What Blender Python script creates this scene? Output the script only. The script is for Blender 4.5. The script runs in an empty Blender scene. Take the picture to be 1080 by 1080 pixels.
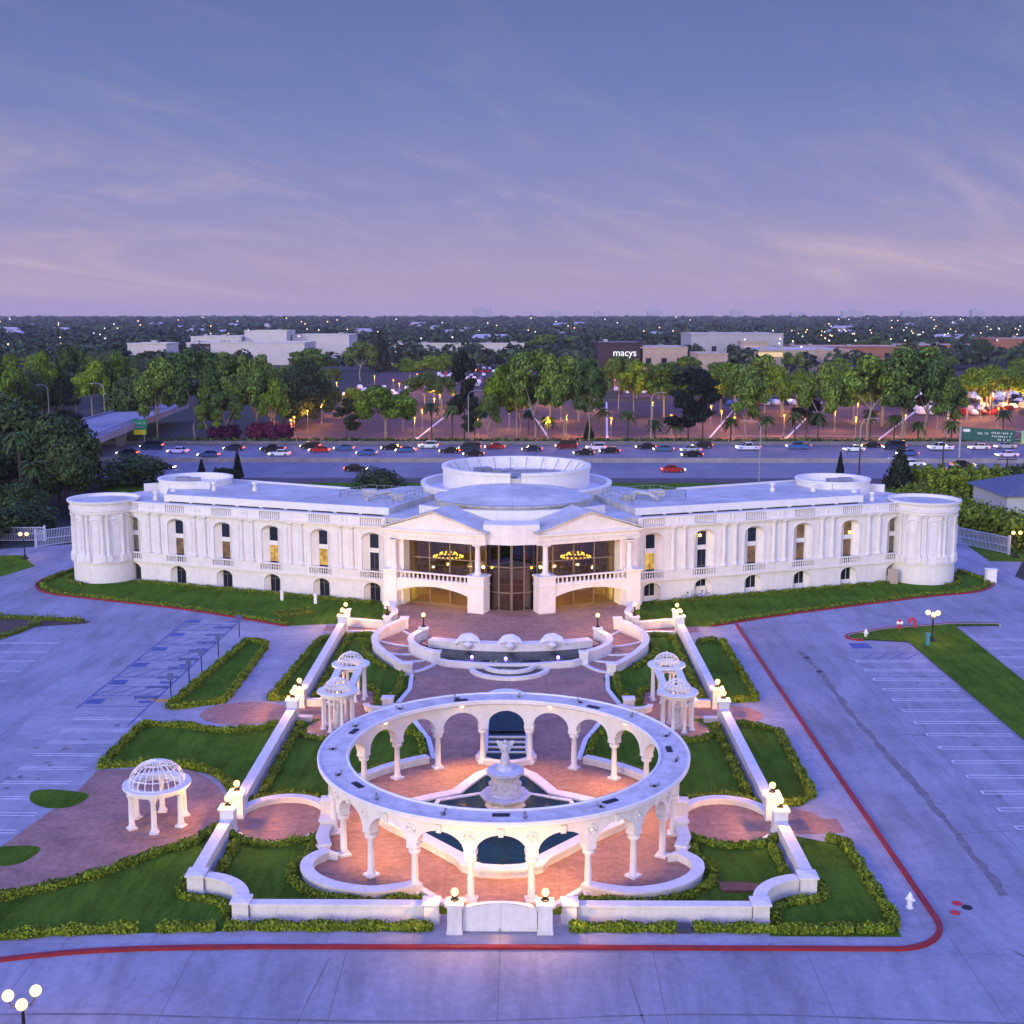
import bpy, bmesh, math, random
import numpy as np
from mathutils import Vector, Matrix
R = math.radians; PI = math.pi; TAU = 2*math.pi
random.seed(7); rng = np.random.default_rng(11)
scene = bpy.context.scene
COL = scene.collection

# ------------------------------------------------------------------ camera
cd = bpy.data.cameras.new('camera'); cam = bpy.data.objects.new('camera', cd); COL.objects.link(cam)
cam.location = (1.068, 0, 30); cam.rotation_euler = (R(90-9.133), 0, R(0.485))
cd.sensor_width = 36; cd.lens = 36*1300/1080; cd.clip_start = .5; cd.clip_end = 60000
scene.camera = cam
# ------------------------------------------------------------------ dusk sky
W = bpy.data.worlds.new('World'); scene.world = W; W.use_nodes = True
nt = W.node_tree; nt.nodes.clear()
def N(t, **k):
    n = nt.nodes.new(t)
    for a, b in k.items(): setattr(n, a, b)
    return n
def L(a, b): nt.links.new(a, b)
def ramp(tree, stops, interp='LINEAR'):
    r = tree.nodes.new('ShaderNodeValToRGB'); e = r.color_ramp.elements; r.color_ramp.interpolation = interp
    e[0].position, e[0].color = stops[0][0], (*stops[0][1], 1)
    e[1].position, e[1].color = stops[-1][0], (*stops[-1][1], 1)
    for p, c in stops[1:-1]:
        x = e.new(p); x.color = (*c, 1)
    return r
tc = N('ShaderNodeTexCoord'); sx = N('ShaderNodeSeparateXYZ'); L(tc.outputs['Generated'], sx.inputs[0])
# vertical colours of the dusk sky in front of the drone (sine of the elevation)
rv = ramp(nt, [(0, (.320, .255, .345)), (.03, (.262, .228, .365)), (.09, (.150, .165, .365)), (.17, (.088, .122, .315)), (.30, (.047, .074, .222)),
               (.45, (.20, .26, .95)), (1, (.29, .39, 1.62))])
L(sx.outputs[2], rv.inputs[0])
# afterglow towards the sunset, behind the drone
rb = ramp(nt, [(0, (2.1, 1.9, 1.55)), (.22, (1.35, 1.28, 1.18)), (.5, (.36, .44, 1.25)), (1, (.29, .39, 1.62))])
L(sx.outputs[2], rb.inputs[0])
mr = N('ShaderNodeMapRange'); mr.inputs[1].default_value = .25; mr.inputs[2].default_value = -.75; mr.inputs[3].default_value = 0; mr.inputs[4].default_value = 1
L(sx.outputs[1], mr.inputs[0])
mixb = N('ShaderNodeMix', data_type='RGBA'); L(mr.outputs[0], mixb.inputs[0]); L(rv.outputs[0], mixb.inputs[6]); L(rb.outputs[0], mixb.inputs[7])
# thin streaky cirrus: direction projected on a high flat layer
add = N('ShaderNodeMath', operation='ADD'); add.inputs[1].default_value = .22; L(sx.outputs[2], add.inputs[0])
dx = N('ShaderNodeMath', operation='DIVIDE'); L(sx.outputs[0], dx.inputs[0]); L(add.outputs[0], dx.inputs[1])
dy = N('ShaderNodeMath', operation='DIVIDE'); L(sx.outputs[1], dy.inputs[0]); L(add.outputs[0], dy.inputs[1])
cb = N('ShaderNodeCombineXYZ'); L(dx.outputs[0], cb.inputs[0]); L(dy.outputs[0], cb.inputs[1])
def cloud(scale, rot, stretch, lo, hi, dist, det=9, off=0):
    mp = N('ShaderNodeMapping', vector_type='TEXTURE'); mp.inputs['Rotation'].default_value = (0, 0, R(rot)); mp.inputs['Scale'].default_value = stretch
    mp.inputs['Location'].default_value = (off, off*.7, 0)
    L(cb.outputs[0], mp.inputs[0])
    nz = N('ShaderNodeTexNoise'); nz.inputs['Scale'].default_value = scale; nz.inputs['Detail'].default_value = det
    nz.inputs['Roughness'].default_value = .62; nz.inputs['Distortion'].default_value = dist
    L(mp.outputs[0], nz.inputs['Vector'])
    m = N('ShaderNodeMapRange', interpolation_type='SMOOTHSTEP'); m.inputs[1].default_value = lo; m.inputs[2].default_value = hi
    L(nz.outputs[0], m.inputs[0]); return m.outputs[0]
c1 = cloud(1.1, 38, (2.0, .75, 1), .47, .80, .9, off=5.3)
c2 = cloud(2.9, 52, (1.7, .7, 1), .44, .85, 1.2, off=2.2)
cs = N('ShaderNodeMath', operation='MULTIPLY_ADD'); L(c2, cs.inputs[0]); cs.inputs[1].default_value = .38; L(c1, cs.inputs[2])
fade = ramp(nt, [(0, (.35, .35, .35)), (.04, (.9, .9, .9)), (.13, (.7, .7, .7)), (.34, (.3, .3, .3)), (1, (.05, .05, .05))]); L(sx.outputs[2], fade.inputs[0])
cf = N('ShaderNodeMath', operation='MULTIPLY', use_clamp=True); L(cs.outputs[0], cf.inputs[0]); L(fade.outputs[0], cf.inputs[1])
cc = ramp(nt, [(0, (.44, .34, .37)), (.08, (.42, .32, .39)), (.16, (.25, .22, .34)), (.3, (.115, .12, .25)), (1, (.3, .3, .6))]); L(sx.outputs[2], cc.inputs[0])
mixc = N('ShaderNodeMix', data_type='RGBA'); L(cf.outputs[0], mixc.inputs[0]); L(mixb.outputs[2], mixc.inputs[6]); L(cc.outputs[0], mixc.inputs[7])
bg = N('ShaderNodeBackground'); bg.inputs[1].default_value = 1.0; L(mixc.outputs[2], bg.inputs[0])
sky = N('ShaderNodeTexSky', sky_type='NISHITA'); sky.sun_disc = False; sky.sun_elevation = R(2); sky.sun_rotation = R(180)
bg2 = N('ShaderNodeBackground'); bg2.inputs[1].default_value = .015; L(sky.outputs[0], bg2.inputs[0])
ad = N('ShaderNodeAddShader'); L(bg.outputs[0], ad.inputs[0]); L(bg2.outputs[0], ad.inputs[1])
wo = N('ShaderNodeOutputWorld'); L(ad.outputs[0], wo.inputs[0])
# last glow of the sun that has just set behind the drone
sl = bpy.data.lights.new('sun', 'SUN'); sl.energy = 1.0; sl.angle = R(14); sl.color = (1, .87, .76)
so = bpy.data.objects.new('sun', sl); COL.objects.link(so); so.rotation_euler = (R(76), 0, R(-38))
scene.view_settings.view_transform = 'Standard'; scene.view_settings.look = 'None'; scene.view_settings.exposure = .5; scene.view_settings.gamma = 1
cy = scene.cycles; cy.use_denoising = True; cy.max_bounces = 6; cy.transparent_max_bounces = 8; cy.diffuse_bounces = 3; cy.glossy_bounces = 3
cy.sample_clamp_indirect = 4; cy.volume_bounces = 0
try: cy.use_light_tree = True
except Exception: pass

# ------------------------------------------------------------------ helpers
class Fr:                                   # a vertical frame: a runs along the wall, d goes into it
    def __init__(s, o, p):
        l = math.hypot(p[0]-o[0], p[1]-o[1]); s.o = o; s.len = l; s.u = ((p[0]-o[0])/l, (p[1]-o[1])/l)
        n = (-s.u[1], s.u[0])
        s.n = n if n[1] > 0 else (-n[0], -n[1])
    def p(s, a, d, z): return (s.o[0]+s.u[0]*a+s.n[0]*d, s.o[1]+s.u[1]*a+s.n[1]*d, z)
class MB:
    def __init__(s): s.v = []; s.f = []
    def add(s, vs, fs):
        b = len(s.v); s.v += [tuple(v) for v in vs]; s.f += [tuple(i+b for i in f) for f in fs]; return s
    def box8(s, q):
        return s.add(q, [(0,3,2,1),(4,5,6,7),(0,1,5,4),(1,2,6,5),(2,3,7,6),(3,0,4,7)])
    def box(s, x, y, z0, sx, sy, h, a=0):
        c, n = math.cos(a), math.sin(a)
        pts = [(x+c*i*sx/2-n*j*sy/2, y+n*i*sx/2+c*j*sy/2) for i, j in ((-1,-1),(1,-1),(1,1),(-1,1))]
        return s.box8([(*p, z0) for p in pts]+[(*p, z0+h) for p in pts])
    def fbox(s, f, a0, a1, d0, d1, z0, z1):
        q = [(a0,d0),(a1,d0),(a1,d1),(a0,d1)]
        return s.box8([f.p(a,d,z0) for a,d in q]+[f.p(a,d,z1) for a,d in q])
    def loft(s, bot, top):
        n = len(bot); s.add(list(bot)+list(top), [tuple(range(n-1,-1,-1)), tuple(range(n,2*n))]+[(i,(i+1)%n,n+(i+1)%n,n+i) for i in range(n)]); return s
    def prism(s, poly, z0, z1): return s.loft([(x,y,z0) for x,y in poly], [(x,y,z1) for x,y in poly])
    def vprism(s, f, poly, d0, d1): return s.loft([f.p(a,d0,z) for a,z in poly], [f.p(a,d1,z) for a,z in poly])
    def sheet(s, poly, z): return s.add([(x,y,z) for x,y in poly], [tuple(range(len(poly)))])
    def lathe(s, prof, x, y, z=0, n=14, a0=0, a1=TAU):
        full = abs(a1-a0-TAU) < 1e-6; m = n if full else n+1; vs = []; fs = []
        for r, h in prof:
            for i in range(m):
                a = a0+(a1-a0)*i/n; vs.append((x+r*math.cos(a), y+r*math.sin(a), z+h))
        for k in range(len(prof)-1):
            for i in range(n):
                j = (i+1) % m; fs.append((k*m+i, k*m+j, (k+1)*m+j, (k+1)*m+i))
        if full:
            if prof[0][0] > .001: fs.append(tuple(range(m-1,-1,-1)))
            if prof[-1][0] > .001: fs.append(tuple((len(prof)-1)*m+i for i in range(m)))
        return s.add(vs, fs)
    def tube(s, pts, r, n=6, closed=False, r1=None):
        pts = [Vector(p) for p in pts]; k = len(pts); vs = []; fs = []
        for i, p in enumerate(pts):
            if closed: t = pts[(i+1)%k]-pts[i-1]
            else: t = pts[min(i+1,k-1)]-pts[max(i-1,0)]
            t.normalize(); up = Vector((0,0,1)) if abs(t.z) < .95 else Vector((1,0,0))
            a = t.cross(up).normalized(); b = a.cross(t)
            rr = r if r1 is None else r+(r1-r)*i/max(k-1,1)
            for j in range(n):
                w = TAU*j/n; vs.append(tuple(p+a*(rr*math.cos(w))+b*(rr*math.sin(w))))
        for i in range(k if closed else k-1):
            for j in range(n):
                i2 = (i+1)%k; fs.append((i*n+j, i*n+(j+1)%n, i2*n+(j+1)%n, i2*n+j))
        if not closed: fs += [tuple(range(n-1,-1,-1)), tuple((k-1)*n+j for j in range(n))]
        return s.add(vs, fs)
    def wall(s, path, w, z0, z1, closed=False, zt=None):
        Lp, Rp = offset(path, w/2, closed), offset(path, -w/2, closed); n = len(path); vs = []; fs = []
        for i in range(n):
            t = z1 if zt is None else zt[i]
            b = z0[i] if isinstance(z0, (list, tuple)) else z0
            vs += [(*Lp[i],b),(*Rp[i],b),(*Rp[i],t),(*Lp[i],t)]
        for i in range(n if closed else n-1):
            j = (i+1)%n
            for k in range(4): fs.append((i*4+k, i*4+(k+1)%4, j*4+(k+1)%4, j*4+k))
        if not closed: fs += [(3,2,1,0), tuple((n-1)*4+k for k in range(4))]
        return s.add(vs, fs)
    def sphere(s, x, y, z, r, n=12, m=8, sz=1.0, sy=1.0):
        vs = [(x,y,z-r*sz)]; fs = []
        for k in range(1, m):
            p = PI*k/m
            for i in range(n): a = TAU*i/n; vs.append((x+r*math.sin(p)*math.cos(a), y+sy*r*math.sin(p)*math.sin(a), z-r*sz*math.cos(p)))
        vs.append((x,y,z+r*sz)); e = len(vs)-1
        for i in range(n): fs += [(0,1+(i+1)%n,1+i), (e, e-n+i, e-n+(i+1)%n)]
        for k in range(m-2):
            for i in range(n): fs.append((1+k*n+i, 1+k*n+(i+1)%n, 1+(k+1)*n+(i+1)%n, 1+(k+1)*n+i))
        return s.add(vs, fs)
    def build(s, name, mat, parent=None, smooth=False, recalc=True):
        root = parent
        while root is not None and root.parent is not None: root = root.parent
        off = root.location if root is not None else (0,0,0)
        me = bpy.data.meshes.new(name); me.from_pydata([(v[0]-off[0], v[1]-off[1], v[2]-off[2]) for v in s.v], [], s.f)
        if recalc:
            bm = bmesh.new(); bm.from_mesh(me); bmesh.ops.recalc_face_normals(bm, faces=bm.faces)
            bm.to_mesh(me); bm.free()
        if smooth:
            me.polygons.foreach_set('use_smooth', [True]*len(me.polygons))
            try: me.set_sharp_from_angle(angle=R(38))
            except Exception: pass
        me.materials.append(mat); o = bpy.data.objects.new(name, me); COL.objects.link(o); o.parent = parent
        return o
def offset(path, w, closed=False):
    n = len(path); out = []
    for i in range(n):
        p = path[i]; a = path[i-1] if (closed or i) else None; b = path[(i+1)%n] if (closed or i < n-1) else None
        def nrm(q, r):
            l = math.hypot(r[0]-q[0], r[1]-q[1]) or 1e-9; return (-(r[1]-q[1])/l, (r[0]-q[0])/l)
        ns = ([nrm(a,p)] if a else [])+([nrm(p,b)] if b else [])
        if len(ns) == 1: m = ns[0]; k = 1
        else:
            m = (ns[0][0]+ns[1][0], ns[0][1]+ns[1][1]); l = math.hypot(*m) or 1e-9; m = (m[0]/l, m[1]/l)
            k = 1/max(.35, m[0]*ns[0][0]+m[1]*ns[0][1])
        out.append((p[0]+m[0]*w*k, p[1]+m[1]*w*k))
    return out
def arc(cx, cy, r, a0, a1, n=12, ry=None):
    ry = ry or r; return [(cx+r*math.cos(R(a0+(a1-a0)*i/n)), cy+ry*math.sin(R(a0+(a1-a0)*i/n))) for i in range(n+1)]
def mir(path): return [(-x,y) for x,y in path]
def smoothp(pts, n=6, closed=False):                 # Catmull-Rom through points
    out = []; k = len(pts)
    for i in range(k if closed else k-1):
        g = (lambda j: pts[j%k]) if closed else (lambda j: pts[min(max(j,0),k-1)])
        p0,p1,p2,p3 = g(i-1),g(i),g(i+1),g(i+2)
        for t in range(n):
            t /= n
            out.append(tuple(.5*(2*p1[q]+(p2[q]-p0[q])*t+(2*p0[q]-5*p1[q]+4*p2[q]-p3[q])*t*t+(3*p1[q]-p0[q]-3*p2[q]+p3[q])*t**3) for q in (0,1)))
    if not closed: out.append(pts[-1])
    return out
def tag(o, label=None, cat=None, group=None, kind=None):
    if label: o['label'] = label
    if cat: o['category'] = cat
    if group: o['group'] = group
    if kind: o['kind'] = kind
    return o
def thing(name, label, cat, loc=(0,0,0), group=None):
    o = bpy.data.objects.new(name, None); COL.objects.link(o); o.location = loc; o.empty_display_size = .3
    return tag(o, label, cat, group)
def copy_tree(o, parent=None):
    c = o.copy(); COL.objects.link(c)
    if parent is not None: c.parent = parent
    for ch in list(o.children): copy_tree(ch, c)
    return c
def struct(o): o['kind'] = 'structure'; return o
ORD = 'first second third fourth fifth sixth seventh eighth ninth tenth eleventh twelfth thirteenth fourteenth fifteenth sixteenth seventeenth eighteenth nineteenth twentieth'.split()
TENS = {2:'twenty', 3:'thirty', 4:'forty', 5:'fifty', 6:'sixty', 7:'seventy', 8:'eighty', 9:'ninety'}
def ordn(i):
    if i < 20: return ORD[i]
    t, u = divmod(i+1, 10)
    return ({2:'twentieth',3:'thirtieth',4:'fortieth',5:'fiftieth',6:'sixtieth',7:'seventieth',8:'eightieth',9:'ninetieth'}[t] if u == 0 else TENS[t]+'-'+ORD[u-1])
def number_from_left(objs, desc):          # labels objects by their order across the picture, left to right
    objs = sorted(objs, key=lambda o: (o.location.x-1)/max(o.location.y,1))
    for i, o in enumerate(objs):
        o['label'] = desc if len(objs) == 1 else '%s, %s from the left' % (desc, ordn(i))

# ------------------------------------------------------------------ materials
def M(name, col, rough=.7, var=.12, scale=2.0, bump=0, bscale=25, metal=0, col2=None, spec=.4, joints=None, objcolor=False, island=0, coords='pos', big=0, bigscale=.12, coat=0, streak=None, objrand=0):
    m = bpy.data.materials.new(name); m.use_nodes = True; t = m.node_tree; b = t.nodes['Principled BSDF']
    b.inputs['Roughness'].default_value = rough; b.inputs['Metallic'].default_value = metal
    b.inputs['Specular IOR Level'].default_value = spec
    if coat: b.inputs['Coat Weight'].default_value = coat
    g = t.nodes.new('ShaderNodeNewGeometry'); tcn = t.nodes.new('ShaderNodeTexCoord')
    src = g.outputs['Position'] if coords == 'pos' else tcn.outputs['Object']
    base = None
    if objcolor:
        oi = t.nodes.new('ShaderNodeObjectInfo'); base = oi.outputs['Color']
    nz = t.nodes.new('ShaderNodeTexNoise'); nz.inputs['Scale'].default_value = scale; nz.inputs['Detail'].default_value = 6; nz.inputs['Roughness'].default_value = .65
    t.links.new(src, nz.inputs['Vector'])
    c2 = col2 if col2 else tuple(c*(1-2*var) for c in col)
    rp = ramp(t, [(.32, c2), (.68, col)]); t.links.new(nz.outputs[0], rp.inputs[0])
    out = rp.outputs[0]
    def mul(a, fac, colr=None, mode='MULTIPLY'):
        x = t.nodes.new('ShaderNodeMix'); x.data_type = 'RGBA'; x.blend_type = mode; x.inputs[0].default_value = 1
        t.links.new(a, x.inputs[6])
        if fac is not None: t.links.new(fac, x.inputs[7])
        return x
    if base is not None:
        x = mul(base, rp.outputs[0]); out = x.outputs[2]
    if big:
        n2 = t.nodes.new('ShaderNodeTexNoise'); n2.inputs['Scale'].default_value = bigscale; n2.inputs['Detail'].default_value = 8; n2.inputs['Roughness'].default_value = .7
        t.links.new(src, n2.inputs['Vector'])
        r2 = ramp(t, [(.35, (1-big,)*3), (.6, (1,1,1))]); t.links.new(n2.outputs[0], r2.inputs[0])
        out = mul(out, r2.outputs[0]).outputs[2]
    if objrand:
        oi2 = t.nodes.new('ShaderNodeObjectInfo'); r6 = ramp(t, [(0, (1-objrand,1-objrand*.8,1-objrand*.5)), (1, (1+objrand*.7,1+objrand*.6,1))]); t.links.new(oi2.outputs['Random'], r6.inputs[0]); out = mul(out, r6.outputs[0]).outputs[2]
    if streak:                                   # stretched grime: (x,y,z scale, strength)
        mp = t.nodes.new('ShaderNodeMapping'); mp.inputs['Scale'].default_value = streak[:3]; t.links.new(src, mp.inputs[0])
        n5 = t.nodes.new('ShaderNodeTexNoise'); n5.inputs['Scale'].default_value = 1; n5.inputs['Detail'].default_value = 7; n5.inputs['Roughness'].default_value = .7; n5.inputs['Distortion'].default_value = .6
        t.links.new(mp.outputs[0], n5.inputs['Vector']); r5 = ramp(t, [(.36, (1-streak[3],)*3), (.56, (1,1,1))]); t.links.new(n5.outputs[0], r5.inputs[0]); out = mul(out, r5.outputs[0]).outputs[2]
    if island:
        r3 = ramp(t, [(0, (1-island,)*3), (1, (1+island,)*3)]); t.links.new(g.outputs['Random Per Island'], r3.inputs[0])
        out = mul(out, r3.outputs[0]).outputs[2]
    if joints:
        jx, jy, jw, jd = joints
        sp = t.nodes.new('ShaderNodeSeparateXYZ'); t.links.new(src, sp.inputs[0]); last = None
        for ch, per in ((0, jx), (1, jy)):
            if not per: continue
            d = t.nodes.new('ShaderNodeMath'); d.operation = 'DIVIDE'; d.inputs[1].default_value = per; t.links.new(sp.outputs[ch], d.inputs[0])
            f = t.nodes.new('ShaderNodeMath'); f.operation = 'FRACT'; t.links.new(d.outputs[0], f.inputs[0])
            l = t.nodes.new('ShaderNodeMath'); l.operation = 'LESS_THAN'; l.inputs[1].default_value = jw/per; t.links.new(f.outputs[0], l.inputs[0])
            if last is None: last = l.outputs[0]
            else:
                mx = t.nodes.new('ShaderNodeMath'); mx.operation = 'MAXIMUM'; t.links.new(last, mx.inputs[0]); t.links.new(l.outputs[0], mx.inputs[1]); last = mx.outputs[0]
        r4 = ramp(t, [(0, (1,1,1)), (1, (jd,)*3)]); t.links.new(last, r4.inputs[0]); out = mul(out, r4.outputs[0]).outputs[2]
    t.links.new(out, b.inputs['Base Color'])
    if bump:
        n3 = t.nodes.new('ShaderNodeTexNoise'); n3.inputs['Scale'].default_value = bscale; n3.inputs['Detail'].default_value = 4
        t.links.new(src, n3.inputs['Vector'])
        bp = t.nodes.new('ShaderNodeBump'); bp.inputs['Strength'].default_value = bump; bp.inputs['Distance'].default_value = .05
        t.links.new(n3.outputs[0], bp.inputs['Height']); t.links.new(bp.outputs[0], b.inputs['Normal'])
    return m
def EM(name, col, s):
    m = bpy.data.materials.new(name); m.use_nodes = True; t = m.node_tree; t.nodes.clear()
    e = t.nodes.new('ShaderNodeEmission'); e.inputs[0].default_value = (*col, 1); e.inputs[1].default_value = s
    o = t.nodes.new('ShaderNodeOutputMaterial'); t.links.new(e.outputs[0], o.inputs[0]); return m
m_white = M('white_stucco', (.79,.775,.755), .75, .05, 1.2, bump=.12, bscale=14, big=.06, bigscale=.5, streak=(2.2,2.2,.22,.07))
m_wall = M('garden_wall_white', (.76,.745,.725), .7, .06, 1.5, bump=.15, bscale=18, big=.12, bigscale=.6, streak=(3,3,.5,.10))
m_roof = M('roof_membrane', (.60,.60,.55), .55, .08, .6, big=.3, bigscale=.25, bump=.1, bscale=6, joints=(3.3,4.1,.07,.86), streak=(.3,1.2,1,.15))
m_deck = M('ring_roof', (.72,.67,.62), .6, .14, 1.5, big=.3, bigscale=.8, bump=.2, bscale=8)
m_conc = M('concrete_pavement', (.315,.325,.375), .8, .10, 2.2, bump=.2, bscale=12, joints=(7.3, 9.1, .05, .66), big=.30, bigscale=.07, streak=(.55,.10,1,.26))
m_walk = M('sidewalk_concrete', (.345,.35,.39), .8, .09, 2.0, bump=.2, bscale=12, joints=(4.2, 4.6, .04, .68), big=.26, bigscale=.2, streak=(.3,.9,1,.18))
m_pink = M('pink_paving', (.42,.25,.175), .75, .14, 2.6, bump=.3, bscale=9, joints=(3.05, 3.05, .04, .78), col2=(.28,.145,.12), big=.3, bigscale=.35, streak=(.5,.9,1,.2))
m_lawn = M('lawn_grass', (.120,.235,.026), .95, .2, 5, bump=1, bscale=60, col2=(.072,.145,.016), spec=.0, big=.35, bigscale=.3, streak=(1.5,.18,1,.3))
m_soil = M('soil', (.09,.06,.045), .95, .2, 3)
m_hedge = M('hedge_leaf', (.20,.275,.018), .6, .2, 1.4, col2=(.09,.145,.010), island=.6, spec=.08)
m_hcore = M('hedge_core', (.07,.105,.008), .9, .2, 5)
m_red = M('red_kerb_paint', (.31,.018,.018), .6, .12, 3, big=.3, bigscale=.8)
m_water = M('pool_water', (.006,.042,.045), .09, .1, .4, bump=.25, bscale=2.2, spec=.10, col2=(.004,.018,.03))
m_line = M('white_line_paint', (.78,.78,.78), .7, .15, 3, big=.25, bigscale=1)
m_bline = M('blue_line_paint', (.085,.13,.34), .7, .2, 3, big=.3, bigscale=1)
m_yel = M('yellow_paint', (.55,.30,.05), .7, .1, 3)
m_dark = M('dark_metal', (.03,.03,.035), .5, .1, 5, metal=.6)
m_steel = M('galvanised_steel', (.32,.33,.36), .5, .1, 4, metal=.5)
m_asph = M('freeway_concrete', (.20,.20,.245), .85, .10, .25, big=.25, bigscale=.05, joints=(0, 3.6, .07, .78))
m_shoulder = M('shoulder_asphalt', (.085,.075,.085), .9, .12, .4, big=.3, bigscale=.1)
m_lot = M('lot_asphalt', (.090,.054,.055), .9, .14, .15, big=.4, bigscale=.04, col2=(.055,.036,.046))
m_earth = M('ground_cover', (.032,.045,.025), .95, .2, .05, col2=(.018,.03,.02), big=.3, bigscale=.01)
m_bark = M('pale_bark', (.36,.30,.24), .85, .2, 3, coords='obj')
m_dbark = M('dark_bark', (.075,.055,.042), .9, .2, 3, coords='obj')
def leafm(name, c, c2, isl=.6): return M(name, c, .65, .2, .35, col2=c2, island=isl, spec=.1, objrand=.5)
m_leaf_e = leafm('eucalyptus_leaf', (.145,.235,.040), (.050,.095,.024), .75)
m_leaf_l = leafm('bright_leaf', (.165,.270,.020), (.062,.120,.014), .75)
m_leaf_o = leafm('oak_leaf', (.080,.130,.032), (.032,.058,.022))
m_leaf_d = leafm('dark_leaf', (.026,.040,.020), (.014,.024,.014))
m_leaf_p = leafm('palm_leaf', (.062,.105,.026), (.034,.062,.02), .4)
m_leaf_b = leafm('bougainvillea_leaf', (.20,.028,.085), (.07,.03,.05))
m_wood_far = leafm('far_leaf', (.042,.075,.036), (.018,.036,.026), .6)
def glassm(name, tint, trans, rough=.03):
    m = bpy.data.materials.new(name); m.use_nodes = True; t = m.node_tree; t.nodes.clear()
    a = t.nodes.new('ShaderNodeBsdfTransparent'); a.inputs[0].default_value = (*tint,1)
    g = t.nodes.new('ShaderNodeBsdfGlossy'); g.inputs[1].default_value = rough; g.inputs[0].default_value = (.8,.8,.85,1)
    nz = t.nodes.new('ShaderNodeTexNoise'); nz.inputs['Scale'].default_value = .6
    bp = t.nodes.new('ShaderNodeBump'); bp.inputs['Strength'].default_value = .04; t.links.new(nz.outputs[0], bp.inputs['Height']); t.links.new(bp.outputs[0], g.inputs['Normal'])
    x = t.nodes.new('ShaderNodeMixShader'); x.inputs[0].default_value = 1-trans
    o = t.nodes.new('ShaderNodeOutputMaterial'); t.links.new(a.outputs[0], x.inputs[1]); t.links.new(g.outputs[0], x.inputs[2]); t.links.new(x.outputs[0], o.inputs[0]); return m
m_glass = glassm('bronze_glass', (.60,.55,.36), .90); m_glass2 = glassm('dark_bronze_glass', (.24,.19,.12), .90)
m_dglass = M('dark_window_glass', (.020,.026,.045), .08, .2, 1, spec=.5)
m_bronze = M('bronze_frame', (.20,.16,.13), .45, .1, 4, metal=.3)
m_globe = EM('lamp_globe', (1.0,.66,.22), 3.2)
_t = m_globe.node_tree; _e = [n for n in _t.nodes if n.type == 'EMISSION'][0]; _o = [n for n in _t.nodes if n.type == 'OUTPUT_MATERIAL'][0]
_m = _t.nodes.new('ShaderNodeMixShader'); _m.inputs[0].default_value = .55; _tr = _t.nodes.new('ShaderNodeBsdfTransparent')   # thin frosted glass lets the bulb's light out
_t.links.new(_tr.outputs[0], _m.inputs[1]); _t.links.new(_e.outputs[0], _m.inputs[2]); _t.links.new(_m.outputs[0], _o.inputs[0])
def bulb(parent, x, y, z, w):
    l = bpy.data.lights.new('bulb_light', 'POINT'); l.energy = w; l.color = (1,.45,.08); l.shadow_soft_size = .08
    o = bpy.data.objects.new('bulb_light', l); COL.objects.link(o); o.parent = parent; o.location = (x,y,z)
m_globe_far = EM('sodium_lamp', (1.0,.42,.06), 1.9)
m_warm = EM('warm_bulb', (1.0,.62,.10), 7)
m_down = EM('warm_downlight', (1.0,.55,.2), 6)
m_citylight = EM('city_light', (1.0,.62,.28), 3.2)
m_citywhite = EM('city_light_white', (.9,.9,1.0), 2.2)
m_pool_led = EM('violet_pool_light', (.13,.06,1.0), 30)
m_tail = EM('tail_light', (1.0,.09,.03), 5)
m_head = EM('head_light', (1.0,.85,.62), 8)
m_interior = M('interior_plaster', (.42,.33,.09), .7, .2, .7, col2=(.16,.12,.04)); m_warm2 = EM('warm_fill_glow', (1.0,.74,.12), 420)  # the strong glow serves only the unseen fill spheres in the rooms
m_int_floor = M('interior_floor', (.22,.13,.07), .4, .1, 1)
m_car = M('car_paint', (1,1,1), .4, .02, 1, objcolor=True, spec=.12)
m_cglass = M('car_glass', (.012,.014,.02), .1, .1, 1, spec=.12)
m_tyre = M('tyre_rubber', (.015,.015,.015), .8, .1, 5)
m_green_sign = M('sign_green', (.008,.10,.07), .5, .1, 1)
def litpane(name, c, s, dark):                 # a lit room behind a curtain: uneven glow
    m = bpy.data.materials.new(name); m.use_nodes = True; t = m.node_tree; b = t.nodes['Principled BSDF']
    tcn = t.nodes.new('ShaderNodeTexCoord'); nz = t.nodes.new('ShaderNodeTexNoise'); nz.inputs['Scale'].default_value = 1.6; nz.inputs['Detail'].default_value = 3
    t.links.new(tcn.outputs['Object'], nz.inputs['Vector']); rp = ramp(t, [(.38, dark), (.62, c)]); t.links.new(nz.outputs[0], rp.inputs[0])
    t.links.new(rp.outputs[0], b.inputs['Emission Color']); b.inputs['Emission Strength'].default_value = s
    b.inputs['Base Color'].default_value = (.02,.02,.03,1); b.inputs['Roughness'].default_value = .1; return m
m_pane_y = litpane('lit_window_yellow', (.80,.50,.07), .75, (.40,.22,.02))
m_pane_o = litpane('lit_window_amber', (.26,.145,.05), .6, (.12,.06,.015))
m_pane_b = litpane('curtained_window', (.17,.15,.10), .5, (.08,.07,.05))
m_stain = M('tar_patch', (.19,.185,.20), .85, .2, 1.5)

# ------------------------------------------------------------------ ground sheets
def ground(name, polys, z, mat):
    mb = MB()
    for p in polys: mb.sheet(p, z)
    return struct(mb.build(name, mat, recalc=False))
def circ(x, y, r, n=28, ry=None): return arc(x, y, r, 0, 360-360/n, n-1, ry)
ground('ground', [[(-8900,-390),(8900,-390),(8900,8900),(-8900,8900)]], -.02, m_earth)
ground('parking_pavement', [[(-64,20),(70,20),(64,100),(58,140),(62.5,149),(61.5,162),(61.5,175),(-58,175),(-57,160),(-66,156),(-70,150),(-72,100)]], 0, m_conc)
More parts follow.
